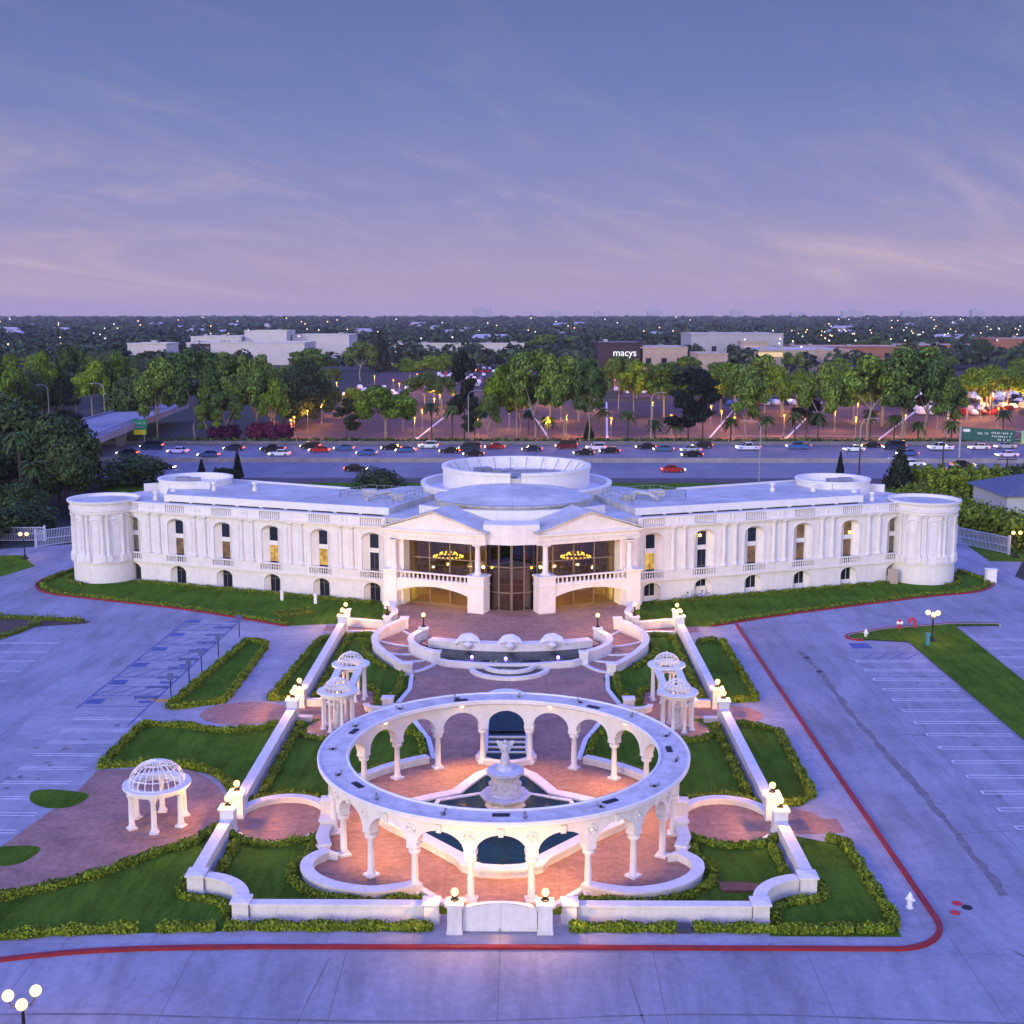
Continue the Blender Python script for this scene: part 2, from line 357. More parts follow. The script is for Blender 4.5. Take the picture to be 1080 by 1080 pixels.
# raised-kerb sidewalk round the garden with the red kerb
RK = [(-75,31.5),(-40,47.5)]+smoothp([(-30,51.5),(-24.5,53.3),(-19,54.5),(-12,54.9)],4)+[(0,54.95),(18.6,54.95)]+arc(18.9,57.9,2.95,-90,0,8)+[(21.85,80),(22.0,117.2)]
ground('sidewalk', [RK+[(22.0,117.4),(-25,117.4),(-31,119),(-36,88),(-31.5,60),(-70,40)]], .004, m_walk)
mb = MB(); mb.wall(RK, .28, 0, .14); tag(mb.build('red_kerb', m_red), 'long red painted kerb running round the front and right of the garden', 'kerb')
# lawns (one sheet per bed)
inner_lawn = [(-15.7,58.3),(15.7,58.3),(15.8,114),(-15.8,114)]
ground('lawn_garden', [inner_lawn], .008, m_lawn)
bedA_L = [(-18.9,93.2),(-17.9,110.2),(-17.0,112.2),(-16.45,111),(-16.4,92.9)]
bedA_R = [(16.4,92.9),(16.5,111),(17.2,110.6),(19.7,111.4),(19.7,93.3)]
bedM_L = [(-27.4,78.8),(-27.0,87.0)]+arc(-20,90.5,4.3,-125,-60,6)+[(-16.4,87.4),(-16.4,73.6),(-17.6,75.6),(-19.6,77.4),(-22.5,78.6)]
bedM_R = [(16.4,87.6),(18.3,86.6),(19.8,86),(19.6,73.9),(18.2,72.3),(16.4,72.3)]
bedF_R = [(16.4,68.3),(18.4,67.2),(19.8,67.4),(19.6,56.2),(13.2,56.2),(13.2,57.5),(15.9,60.5),(16.4,61.2)]
bedLL = [(-75,46),(-45,50.5),(-30,54.8),(-24.3,55.8),(-16.9,56.3),(-13.2,56.5),(-13.2,57.4),(-15.9,60.4),(-16.4,61),(-16.4,69.2)]+[(-17.4,67.0),(-19.0,65.3),(-22.0,62.1),(-26,59.7),(-32,57.8),(-45,55.8),(-75,54)]
bedFar_L = [(-26.4,90.9),(-24.4,110.6),(-22.2,109.6),(-22.0,92.6)]
crest_L = smoothp([(-22.0,116.4),(-33.1,122.8),(-44,127.4),(-50.2,130.2),(-53.2,134.0),(-53.6,138.0),(-52.4,142.5)],5)
crest_R = [(-x,y) for x,y in smoothp([(-19.6,116.6),(-27.8,121.4),(-43.5,129.0),(-50.2,131.6),(-53.6,135.0),(-54.4,138.4),(-53.0,142.5)],5)]
ground('lawn_beds', [bedA_L,bedA_R,bedM_L,bedM_R,bedF_R,bedLL,bedFar_L], .012, m_lawn)
ground('lawn_by_building', [[(-16.4,114.8),(-17,117.4)]+crest_L+[(-46,141),(-43,137),(-12,126.5),(-11.9,115.2)], [(16.4,114.8),(17.4,116.4)]+crest_R+[(46,141),(43,137),(12,126.5),(11.9,115.2)]], .016, m_lawn)
isl_R = [(36.8,60),(36.8,110.9),(33.2,111.6)]+arc(32.6,112.6,1.0,-80,-260,6)+[(36,115.6),(43,117.6),(47.6,117.6),(47.6,117.0),(43.1,116.9),(42.5,98),(42.2,60)]
isl_L = [(-60,120.5),(-50,119.9),(-41.6,118.3),(-41.6,117.3),(-46.3,115.9),(-47.6,111),(-49.5,108),(-60,104)]
ground('lawn_parking_island', [isl_R], .12, m_lawn)
ground('lawn_parking_island', [isl_L], .02, m_soil)
ground('lawn_side', [[(-59.5,138),(-57.6,145),(-62,152),(-80,150),(-80,132)], [(58.5,149),(59.6,162),(64,175),(72,160),(64,148.5)], [(64.2,147.5),(90,143),(90,118),(72,128)]], .006, m_lawn)
# pink paving
pink_left = smoothp([(-27.2,77.9),(-24.2,78.4),(-21.5,78.3),(-19.6,76.8),(-17.9,74.2),(-16.9,70.6),(-17.6,67.4),(-19.3,65.6),(-22.2,62.5),(-26,60.1),(-32,58.2),(-45,56.2)],5)+[(-60,55),(-60,60),(-34,62),(-28.9,64.5),(-27.2,74)]
ground('pink_paving', [pink_left], .018, m_pink)
ground('pink_paving', [circ(-20,90.0,3.4,26,2.7)], .0145, m_pink)
ground('pink_paving', [circ(-19.8,113.6,3.3,26,2.4)], .0105, m_walk)
ground('pink_paving', [arc(16.4,89.9,2.9,-90,90,14,2.3)], .020, m_pink)
ground('pink_paving', [arc(16.4,70.2,2.7,-90,90,14,2.1)], .020, m_pink)
ground('pink_paving', [arc(16.4,113.6,2.7,-90,90,14,2.2)], .022, m_walk)
ov = lambda x,y,a,b: circ(x,y,a,20,b)
ground('lawn_oval', [smoothp([(-30.0,74.4),(-28.6,74.6),(-26.5,74.0),(-26.2,73.0),(-26.8,71.8),(-28.2,71.7),(-29.6,72.8)],4,True), smoothp([(-30.0,65.6),(-28,66.2),(-26.5,66.1),(-26.2,65.2),(-26.8,63.8),(-28.3,63.6),(-30.0,64)],4,True)], .024, m_lawn)
# rotunda court, plaza, side courts
RC = (0, 69.7)
lobe = [(-10.3,68.2),(-10.35,66.4),(-9.75,64.9)]+smoothp([(-9.75,64.9),(-10.6,63.6),(-10.3,62.0),(-8.9,60.7),(-6.9,60.1),(-5.2,60.5),(-4.3,60.95)],4)
lobe2 = smoothp([(-4.3,60.95),(-3.4,59.9),(-2.6,59.0)],3)
back_rim = arc(0,69.7,11.3,150,118,8)
plaza_edge = [(-5.25,79.75),(-5.6,84.0),(-8.5,92.3),(-7.8,99.2),(-8.4,101.0)]
half = lobe2[::-1]+lobe[::-1]+[(-10.6,71.0),(-10.3,74.0)]+back_rim+plaza_edge+[(-9.0,103),(-10.4,108),(-9.5,112.5),(-8,112.5)]
ground('pink_plaza', [half+mir(half)[::-1]], .0165, m_pink)
ground('pink_court', [circ(-13.3,69.8,2.75,24,2.9)], .0205, m_pink)
ground('pink_court', [circ(13.3,69.8,2.75,24,2.9)], .0205, m_pink)
ground('pink_path', [[(-20,68.2),(-10,67.6),(-10,70.4),(-20,70.4)],[(20,68.4),(10,67.6),(10,70.4),(20,70.4)]], .0245, m_pink)
ground('pink_path', [[(-18.5,88.5),(-9.0,88.7),(-7.4,91.9),(-18.5,91.2)],[(18,89),(9.0,88.7),(7.4,91.9),(18,91.6)]], .0245, m_pink)
ground('pink_path', [[(-18,114.5),(-10.5,113.6),(-10.5,115.4),(-18,116.6)],[(18,114.5),(10.5,113.6),(10.5,115.4),(18,116.6)]], .0265, m_pink)
ground('pink_court', [circ(-12.4,86.7,2.3,24), circ(12.4,86.7,2.3,24)], .0285, m_pink)
ground('pink_court', [circ(-12.4,93.7,2.2,24), circ(12.4,93.7,2.2,24)], .0305, m_pink)
# raised entrance terrace
TZ = .5
front = arc(0,124.9,18.6,-115.5,-64.5,16)
ter = [(-11.9,115.0),(-10.2,113.6),(-8.3,110.2)]+front+[(8.3,110.2),(10.2,113.6),(11.9,115.0),(12.0,127),(-12.0,127)]
struct(MB().prism(ter, 0.0, TZ).build('entrance_terrace', m_pink))
# parking paint
mb = MB()
for i in range(14):
    y = 104.6-2.72*i
    if y < 60: break
    for o in (-.24,.24): mb.sheet([(30.3,y+o-.05),(36.5,y+o-.05),(36.5,y+o+.05),(30.3,y+o+.05)], .005)
    mb.sheet([(30.25,y-.29),(30.35,y-.29),(30.35,y+.29),(30.25,y+.29)], .006)
for i in range(8):
    y = 112-3.0*i
    for o in (-.2,.2): mb.sheet([(43.3,y+o-.04),(48.6,y+o-.04),(48.6,y+o+.04),(43.3,y+o+.04)], .005)
for i in range(11):
    y = 88.6-2.55*i
    for o in (-.2,.2): mb.sheet([(-32.6,y+o-.05),(-27.6-(88-y)*.05,y+o-.05),(-27.6-(88-y)*.05,y+o+.05),(-32.6,y+o+.05)], .005)
for i in range(9):
    y = 110-3.0*i
    for o in (-.2,.2): mb.sheet([(-47,y+o-.04),(-41.5,y+o-.04),(-41.5,y+o+.04),(-47,y+o+.04)], .005)
struct(mb.build('parking_lines', m_line, recalc=False))
def pline(mb, a, b, w, z):
    l = math.hypot(b[0]-a[0], b[1]-a[1]); n = (-(b[1]-a[1])/l*w/2, (b[0]-a[0])/l*w/2)
    mb.sheet([(a[0]+n[0],a[1]+n[1]),(b[0]+n[0],b[1]+n[1]),(b[0]-n[0],b[1]-n[1]),(a[0]-n[0],a[1]-n[1])], z)
mb = MB(); mk = MB()
xa = lambda y: -33.3+(y-90)*.04; xb = lambda y: -27.9+(y-90)*.035
pline(mb, (xb(87),87), (xb(118),118), .16, .0085); pline(mb, (xa(91),91), (xa(118.5),118.5), .16, .0085)
y = 91.5; k = 0
while y < 118.5:
    w = 2.7 if k % 2 == 0 else 2.4
    pline(mb, (xa(y),y), (xb(y),y), .15, .010)
    if k % 2 == 1:
        for q in range(4):
            x0 = xa(y)+.1+q*1.35; pline(mb, (x0,y+.1), (x0+1.3,y+w-.1), .13, .0115)
    else:
        mb.sheet([(xb(y)-1.1,y+.9),(xb(y)-.1,y+.9),(xb(y)-.1,y+1.5),(xb(y)-1.1,y+1.5)], .0095)
        mb.sheet([(xa(y)+.2,y+.6),(xa(y)+1.5,y+.6),(xa(y)+1.5,y+1.9),(xa(y)+.2,y+1.9)], .0095)
    y += w; k += 1
pline(mb, (30.5,107.4), (36.5,107.4), .15, .0085)
for q in range(4): pline(mb, (30.9+q*1.3,105.2), (32.6+q*1.3,107.2), .13, .010)
mb.sheet([(31.1,108.8),(32.9,108.8),(32.9,110.6),(31.1,110.6)], .0085)
struct(mb.build('blue_parking_lines', m_bline, recalc=False))
mb = MB(); pline(mb, (-28.2,93.0), (-25.9,93.0), .8, .0075); struct(mb.build('yellow_ramp_paint', m_yel, recalc=False))
mb = MB(); rs = random.Random(3)
pts = smoothp([(26.0,108),(26.3,101),(26.2,96),(26.1,88.7),(26.3,80.7),(26.5,72.5),(26.4,65.1),(26.3,60.6)],7)
lp = [(x-.1-.28*rs.random(),y) for x,y in pts]; rp_ = [(x+.1+.28*rs.random(),y) for x,y in pts]
for i in range(len(pts)-1): mb.add([(*lp[i],.0045),(*rp_[i],.0045),(*rp_[i+1],.0045),(*lp[i+1],.0045)], [(0,1,2,3)])
for crack, wd in (([(-47,90),(-41,92.5),(-36,95.0),(-33.5,98)],.16), ([(-30,48.6),(-18,49.2),(-4,48.7),(10,49.4),(24,48.8),(38,49.6)],.13), ([(24.5,55),(27,50),(29,44)],.10), ([(27,110),(31,103),(36,99)],.10), ([(24,84),(28,85.5),(33,85)],.14), ([(23,66),(27,68.4),(34,69)],.12), ([(-44,104),(-38,106),(-34,110)],.12), ([(28,118),(40,121),(54,124)],.16), ([(-34,116),(-45,118.8)],.12), ([(6,52.4),(6.4,48),(7.2,42)],.07), ([(-8,54),(-8.6,48),(-9,42)],.07)):
    pts = smoothp(crack, 8); lp = [(x-wd*(.2+.6*rs.random()),y-wd*(.2+.6*rs.random())) for x,y in pts]; rp_ = [(x+wd*(.2+.6*rs.random()),y+wd*(.2+.6*rs.random())) for x,y in pts]
    for i in range(len(pts)-1): mb.add([(*lp[i],.0045),(*rp_[i],.0045),(*rp_[i+1],.0045),(*lp[i+1],.0045)], [(0,1,2,3)])
for k in range(46):                               # oil drips in the bays
    x, y = (rs.uniform(31,36),rs.uniform(66,104)) if k % 2 else (rs.uniform(-33,-28),rs.uniform(66,90)); r_ = rs.uniform(.08,.3)
    mb.add([(x+r_*rs.uniform(.6,1.2)*math.cos(TAU*j/9), y+r_*rs.uniform(.6,1.5)*math.sin(TAU*j/9), .0045) for j in range(9)], [tuple(range(9))])
struct(mb.build('pavement_stain', m_stain, recalc=False))

# ------------------------------------------------------------------ freeway and far lot
FY0, FY1 = 219.5, 284
ground('freeway', [[(-700,226),(700,226),(700,FY1),(-700,FY1)]], .02, m_asph)
ground('freeway_shoulder', [[(-700,FY0),(700,FY0),(700,226),(-700,226)]], .02, m_shoulder)
ground('freeway_verge', [[(-58,178),(62,178),(70,219.5),(-75,219.5)]], .004, m_lawn)
mb = MB()
for yl in (229.5,233.2,236.9,240.6,244.3,256,259.7,263.4,267.1,270.8,274.5,278.2):
    for k in range(-22,23):
        x = k*12; mb.sheet([(x,yl-.07),(x+3.6,yl-.07),(x+3.6,yl+.07),(x,yl+.07)], .024)
struct(mb.build('lane_markings', m_line, recalc=False))
fr = Fr((-400,250.2),(400,250.2)); mb = MB(); mb.vprism(fr, [(0,.02),(800,.02),(800,.9),(0,.9)], 0, .6); mb.fbox(fr,0,800,-.25,.85,.02,.3)
tag(mb.build('median_barrier', M('barrier_concrete',(.34,.31,.32),.85,.2,.4)), 'long pale concrete barrier in the middle of the freeway', 'barrier')
mb = MB(); mb.fbox(fr,0,800,34.3,34.8,.02,.85); tag(mb.build('edge_barrier', M('edge_concrete',(.22,.2,.22),.85,.2,.4)), 'low dark concrete barrier along the far edge of the freeway', 'barrier')
ground('mall_parking_lot', [[(-62,289),(150,289),(190,430),(-72,430)], [(-60,440),(30,440),(34,640),(-72,640)], [(36,440),(56,440),(62,640),(40,640)], [(100,430),(260,430),(300,640),(110,640)]], .02, m_lot)
ground('lot_planting_strip', [[(-62,285.5),(150,285.5),(150,289),(-62,289)], [(-45,344),(-30,344),(-30,345.6),(-45,345.6)], [(-30,405),(10,405),(10,409),(-30,409)], [(-60,430),(190,430),(190,440),(-60,440)]], .05, M('dry_strip',(.12,.11,.03),.95,.3,.5))
mb = MB()
for a, b in (((8,289),(2,425)),((21,289),(30,425)),((44,289),(76,425)),((62,289),(104,425)),((-25,289),(-22,360)),((84,290),(140,425)),((52,306),(95,306))): pline(mb, a, b, .55, .03)
struct(mb.build('lot_stripes', m_line, recalc=False))
mb = MB()
for x0, x1, x2, x3 in ((6,22,30,3),(46,60,100,78),(84,96,150,138)): mb.sheet([(x0,289),(x1,289),(x2,425),(x3,425)], .026)
struct(mb.build('lot_resurfaced_bays', M('lot_pale_asphalt',(.115,.062,.046),.9,.15,.15,big=.3,bigscale=.05), recalc=False))

# ------------------------------------------------------------------ the white banquet palace
pal = thing('banquet_palace', 'long white two-storey palace building with round end towers and a glazed central entrance', 'building', (0,126,0))
LED = 2.3
def colprof(r, h):     # classical column: base, tapering shaft, capital
    return [(r*1.5,0),(r*1.5,.12),(r*1.25,.14),(r*1.25,.26),(r,.32),(r*.98,h*.4),(r*.84,h-.36),(r*1.0,h-.32),(r*.9,h-.28),(r*1.15,h-.16),(r*1.42,h-.1),(r*1.42,h)]
BAL = [(.10,0),(.10,.06),(.05,.12),(.085,.28),(.085,.34),(.045,.56),(.09,.64),(.09,.68)]
rw = random.Random(5)
for s in (-1, 1):
    f = Fr((13.0*s,126.4), (43.4*s,137.6)); LEN = 33.4
    C = [1.8+6.1*i for i in range(6)]; HW = 1.2; BW = .56
    wall = MB(); trim = MB()
    edges = [0]+[(C[i]+C[i+1])/2 for i in range(5)]+[LEN]
    for i, c in enumerate(C):
        l, r = edges[i], edges[i+1]
        e = [(c-HW*math.cos(PI*k/12)) for k in range(13)]
        up = [(l,LED+.12)]+[(c-HW,LED+.12)]+[(x, 6.6+.78*math.sin(PI*k/12)) for k, x in enumerate(e)]+[(c+HW,LED+.12),(r,LED+.12),(r,7.9),(l,7.9)]
        wall.vprism(f, up, 0, .2)
        gr = [(l,0)]+[(c-HW*.88,0)]+[(c+(x-c)*.88, 1.2+.82*math.sin(PI*k/12)) for k, x in enumerate(e)]+[(c+HW*.88,0),(r,0),(r,LED-.1),(l,LED-.1)]
        wall.vprism(f, gr, 0, .2)
        for hw, z0, sp, rise, bsp, brise, bsl in ((HW,LED+.12,6.6,.78,6.98,.14,1.0),(HW*.88,0,1.2,.82,1.82,.16,1.0)):   # splayed jambs
            F_ = [(c-hw,z0)]+[(c-hw*math.cos(PI*k/12), sp+rise*math.sin(PI*k/12)) for k in range(13)]+[(c+hw,z0)]
            B_ = [(c-BW,z0)]+[(c-BW*math.cos(PI*k/12), bsp+brise*math.sin(PI*k/12)) for k in range(13)]+[(c+BW,z0)]
            n_ = len(F_); wall.add([f.p(x,.06,z) for x,z in F_]+[f.p(x,.60,z) for x,z in B_], [(j,j+1,n_+j+1,n_+j) for j in range(n_-1)])
        trim.tube([f.p(c-(HW+.07)*math.cos(PI*k/12), -.03, 6.6+.85*math.sin(PI*k/12)) for k in range(13)], .07, 5)
        trim.fbox(f, c-HW-.14, c-HW-.01, -.06, .0, 3.3, 6.62); trim.fbox(f, c+HW+.01, c+HW+.14, -.06, .0, 3.3, 6.62)
    wall.build('wing_wall', m_white, pal)
    core = MB(); bp = lambda a, d: f.p(a,d,0)[:2]
    core.prism([bp(0,.64), bp(LEN,.64), (44*s,147), (35*s,151.2), (19*s,143.6), (13*s,142)], 0, 8.55); core.build('rear_wall', m_white, pal)
    trim.fbox(f, 0, LEN, -.22, 1.36, LED-.1, LED+.12)
    trim.fbox(f, 0, LEN, -.34, 1.2, 7.9, 8.06); trim.fbox(f, 0, LEN, -.46, 1.1, 8.06, 8.17)
    trim.fbox(f, 0, LEN, -.10, .9, 8.17, 8.60)
    trim.fbox(f, 0, LEN, -.06, .1, 8.6, 8.98); trim.fbox(f, 0, LEN, -.30, .14, 8.98, 9.08)
    for i, c in enumerate(C):                     # parapet blocks between the baluster panels
        l, r = edges[i], edges[i+1]
        trim.fbox(f, l, c-1.25, -.28, -.08, 8.17, 8.97); trim.fbox(f, c+1.25, r, -.28, -.08, 8.17, 8.97)
        for q in range(9):
            x = c-1.05+q*2.1/8; trim.fbox(f, x-.06, x+.06, -.24, -.08, 8.22, 8.92)
        for x in (l+.25, r-.25): trim.lathe([(.09,0),(.09,.5)], *f.p(x,-.3,0)[:2], 8.35, 8)
    trim.build('wing_cornice', m_white, pal)
    fw = Fr(f.p(0,-.78,0)[:2], f.p(10,-.78,0)[:2])
    for i, c in enumerate(C):
        wn = MB(); wn.fbox(fw, c-BW-.02, c+BW+.02, 1.24, 1.40, 5.16, 5.64)
        for x in (-BW, BW): wn.fbox(fw, c+x-.04, c+x+.04, 1.27, 1.38, LED+.14, 7.0)
        w = wn.build('window', m_white, pal)
        up = MB(); up.fbox(fw, c-BW, c+BW, 1.345, 1.36, 5.64, 7.16)
        lo = MB(); lo.fbox(fw, c-BW, c+BW, 1.345, 1.36, 3.36, 5.16)
        MB().fbox(fw, c-BW, c+BW, 1.345, 1.36, LED+.14, 3.36).build('recess_shade_panel', m_dglass, w)  # dark panel stands in for the shade of the recess behind the balusters
        um = m_dglass; lm = [m_dglass, m_pane_y, m_pane_y, m_pane_o, m_pane_o, m_pane_b][i] if s < 0 else [m_pane_y, m_dglass, m_pane_o, m_pane_o, m_pane_o, m_pane_b][i]
        if i == 5: um = m_pane_b
        if s > 0 and i in (3,4): um = m_pane_o
        up.build('pane', um, w); o = lo.build('pane', lm, w)
        fr_ = MB()
        fr_.fbox(fw, c-.02, c+.02, 1.31, 1.335, 3.36, 5.16); fr_.fbox(fw, c-BW, c+BW, 1.31, 1.335, 3.33, 3.39); fr_.build('glazing_bar', m_bronze, w)
        if s > 0 and i in (1, 4): MB().sphere(*fw.p(c-.25 if i==1 else c+.25,1.25,0)[:2], 6.7 if i==1 else 5.9, .16, 8, 6).build('lamp_or_fill', m_warm, w)
        gd = MB()
        if s < 0:
            gd.fbox(fw, c-BW, c+BW, 1.335, 1.355, .03, 2.0); door = gd.build('ground_floor_door', m_dglass, pal)
            b = MB(); b.fbox(fw, c-.03, c+.03, 1.30, 1.33, .03, 2.05); b.fbox(fw, c-BW, c+BW, 1.30, 1.32, 1.42, 1.47); b.build('door_frame', m_bronze, door)
        else:
            sill = 1.15 if i == 1 else .55
            gd.fbox(fw, c-BW, c+BW, 1.335, 1.355, sill, 2.0); win = gd.build('ground_floor_window', m_dglass if i < 5 else m_pane_b, pal)
            b = MB(); b.fbox(fw, c-BW-.1, c+BW+.1, 1.22, 1.36, .0, sill); b.fbox(fw, c-.02, c+.02, 1.30, 1.33, sill, 2.0); b.build('window_sill', m_white, win)
        ba = MB()
        ba.fbox(f, c-1.35, c+1.35, -.22, .0, 3.18, 3.32); ba.fbox(f, c-1.35, c+1.35, -.22, .0, LED+.12, LED+.24)
        for q in range(9):
            x, y, _ = f.p(c-1.12+q*2.24/8, -.1, 0); ba.lathe([(r_, h*1.05) for r_, h in BAL], x, y, LED+.24, 6)
        ba.build('balustrade', m_white, pal)
        for x0, x1 in ((edges[i]-(0 if i==0 else 0), c-1.35), (c+1.35, edges[i+1])):
            if x1-x0 > .1: MB().fbox(f, x0, x1, -.20, .0, LED+.12, 3.32).build('column_pedestal', m_white, pal)
    for i in range(5):
        mid = edges[i+1]
        for q in (-.68, .68):
            x, y, _ = f.p(mid+q, -.06, 0); m = MB(); m.lathe(colprof(.25, 4.56), x, y, 3.34, 12); m.build('engaged_column', m_white, pal, True)
        mb = MB(); mb.fbox(f, mid-1.25, mid-1.0, -.05, 0, 3.34, 7.0); mb.fbox(f, mid+1.0, mid+1.25, -.05, 0, 3.34, 7.0)
        mb.tube([f.p(mid-1.12*math.cos(PI*k/10)*1.0, -.02, 7.0+.5*math.sin(PI*k/10)) for k in range(11)], .05, 5); mb.build('blind_arch', m_white, pal)
    # roof of the wing: front slope, raised strip and upper roof
    rf = MB(); rf.prism([bp(.2,.14), bp(32.6,.14), (46.4*s,143.2), (44.6*s,146.6), (35*s,151.0), (19*s,143.4), (13.2*s,142)], 8.62, 8.96); roof = rf.build('roof', m_roof, pal)
    st = MB(); st.prism([bp(.6,1.55), bp(28.6,1.55), (41.0*s,145.2), (35*s,149.8), (20.5*s,142.9), bp(.6,15)], 8.9, 9.75); st.build('raised_roof', m_roof, roof)
    ed = MB(); ed.fbox(f, .5, 28.7, 1.35, 1.58, 9.02, 9.86); ed.build('roof_fascia', m_white, roof)
    vt = MB()
    for k in range(9): vt.fbox(f, 1.0+k*3.05, 3.6+k*3.05, 1.30, 1.36, 8.98, 9.10)
    vt.build('gutter_vent', m_dark, roof)
    back = MB(); back.wall([(44.4*s,146.4),(35*s,150.8),(19.2*s,143.3)], .35, 8.96, 9.85); back.build('rear_parapet', m_white, roof)
    dr = MB(); dr.lathe([(4.3,8.96),(4.3,10.4),(4.45,10.42),(4.45,10.6),(4.1,10.6),(4.1,9.8),(0,9.8)], 38.3*s, 147.0, 0, 40); dr.build('roof_drum', m_white, pal, True)
    MB().box(38.0*s, 145.4, 9.8, 1.4, 1.1, .9, .2).build('roof_machinery', m_steel, pal); MB().box(40.0*s, 147.6, 9.8, 1.6, 1.3, .7).build('roof_machinery', m_steel, pal)
    hb = MB(); hb.box(36.4*s, 143.0, 9.75, 1.6, .5, .75, -.2*s); hb.build('roof_hatch', m_white, pal)
    for (a, d) in ((29.6,4.4),(30.6,2.4),(25.5,6.5),(21,8)):
        x, y, _ = f.p(a,d,0); zb = 8.96 if a > 28.6 else 9.75
        v = MB(); v.lathe([(.28,0),(.28,.4),(.16,.45),(.16,.75),(.36,.8),(.3,1.0),(0,1.12)], x, y, zb, 12); v.build('roof_vent', m_white, pal, True)
    # railed equipment well near the centre
    rl = MB(); q = [f.p(a,d,0)[:2] for a,d in ((1.5,4.5),(9.0,6.5),(8.0,11.5),(1.2,11.5))]
    for i in range(4):
        a, b = q[i], q[(i+1)%4]; n = 7
        for k in range(n+1): x = a[0]+(b[0]-a[0])*k/n; y = a[1]+(b[1]-a[1])*k/n; rl.tube([(x,y,9.7),(x,y,10.65)], .03, 5)
        for h in (10.2,10.65): rl.tube([(*a,h),(*b,h)], .025, 5)
    rl.build('roof_railing', m_steel, pal)
    du = MB(); x, y, _ = f.p(4.5,7.5,0); du.tube([(x-1.6*s,y+1.8,9.9),(x-.8*s,y+1.0,10.4),(x+.5*s,y-.3,10.35),(x+1.4*s,y-1.4,9.9)], .22, 8); du.tube([(x-2.2*s,y+.2,10.1),(x+2.4*s,y+2.2,10.1)], .12, 6)
    du.box(x+1.5*s, y+2, 9.75, 1.5, 1.2, .8, .3); du.box(x-1.9*s, y-.5, 9.75, 1.2, 1.0, .7, .3); du.build('roof_duct', m_roof, pal)
    # end tower
    cx_, cy_ = 46.75*s, 138.9; tw = MB()
    tw.lathe([(3.62,0),(3.62,2.25),(3.78,2.27),(3.78,2.42),(3.6,2.44),(3.6,3.1),(3.52,3.12),(3.52,7.85),(3.72,7.9),(3.72,8.15),(3.85,8.2),(3.85,8.5),(3.72,8.55),(3.72,8.95),(4.0,9.05),(4.05,9.3),(3.8,9.3),(3.8,8.9),(0,8.9)], cx_, cy_, 0, 56)
    tower = tw.build('tower', m_white, pal, True)
    rfm = MB(); rfm.prism(circ(cx_,cy_,3.77,40), 8.905, 8.95); rfm.build('tower_roof', m_roof, tower)
    for k in range(10):
        a0 = R(-90+36*k+(18 if s < 0 else 18))
        for da in (-.085, .085):
            a = a0+da; m = MB(); m.lathe(colprof(.20, 4.6), cx_+3.58*math.cos(a), cy_+3.58*math.sin(a), 3.2, 10); m.box(cx_+3.68*math.cos(a), cy_+3.68*math.sin(a), 2.46, .42, .62, .74, a); m.build('tower_column', m_white, tower, True)
        am = a0+R(18); w_ = R(9.5)
        pth = [(cx_+3.55*math.cos(am-w_), cy_+3.55*math.sin(am-w_), 3.3)]+[(cx_+3.55*math.cos(am-w_*math.cos(PI*j/10)), cy_+3.55*math.sin(am-w_*math.cos(PI*j/10)), 6.7+.6*math.sin(PI*j/10)) for j in range(11)]+[(cx_+3.55*math.cos(am+w_), cy_+3.55*math.sin(am+w_), 3.3)]
        m = MB(); m.tube(pth, .07, 5)
        w2 = R(6.6); p2 = [(cx_+3.54*math.cos(am-w2), cy_+3.54*math.sin(am-w2), 3.3)]+[(cx_+3.54*math.cos(am-w2*math.cos(PI*j/10)), cy_+3.54*math.sin(am-w2*math.cos(PI*j/10)), 6.45+.45*math.sin(PI*j/10)) for j in range(11)]+[(cx_+3.54*math.cos(am+w2), cy_+3.54*math.sin(am+w2), 3.3)]
        m.tube(p2, .045, 5); m.build('blind_arch', m_white, tower)
    if s > 0: MB().fbox(Fr((42.1,136.2),(43.6,135.6)), .1, 1.2, .1, .16, 0, 1.7).build('side_door', M('door_beige',(.42,.36,.30),.6), pal)
    # ---- portico half
    g = Fr((2.6*s,119.7),(13.0*s,123.9)); GL = g.len
    en = MB(); en.fbox(g, 0, GL, 0, 2.3, 7.38, 8.32); en.fbox(g, -.05, GL+.12, -.12, 2.3, 7.72, 7.80); en.fbox(g, -.1, GL+.3, -.34, 2.3, 8.32, 8.50); en.build('entablature', m_white, pal)
    pd = MB(); pd.vprism(g, [(.0,8.502),(GL+.1,8.502),(GL/2,10.35)], -.12, 4.2); ped = pd.build('pediment', m_white, pal)
    rk = MB()
    for a, b in ((-.25,GL/2),(GL+.35,GL/2)):
        rk.vprism(g, [(a,8.51),(b,10.38),(b,10.56),(a,8.69)], -.36, 4.3)
    rk.build('pediment_roof', m_roof, ped)
    nn = 6.9
    ow = MB(); ow.fbox(g, 9.35, GL, .35, 2.9, 0, 7.38); ow.fbox(g, 9.2, 9.45, .25, .37, 4.3, 7.38); ow.build('portico_wall', m_white, pal)
    op = MB(); op.fbox(g, 9.75, GL+.05, -.35, .35, 0, 4.1); op.fbox(g, 9.6, GL+.2, -.5, .35, 4.1, 4.28); op.fbox(g, 9.6, GL+.15, -.45, .3, TZ, .8); op.build('portico_pier', m_white, pal)
    ip = MB(); ip.fbox(g, .05, 1.8, -.35, 1.2, TZ, 4.1); ip.fbox(g, -.08, 1.93, -.48, 1.3, 4.1, 4.28); ip.fbox(g, -.02, 1.87, -.42, 1.26, 3.25, 3.35); ip.build('portico_pier', m_white, pal)
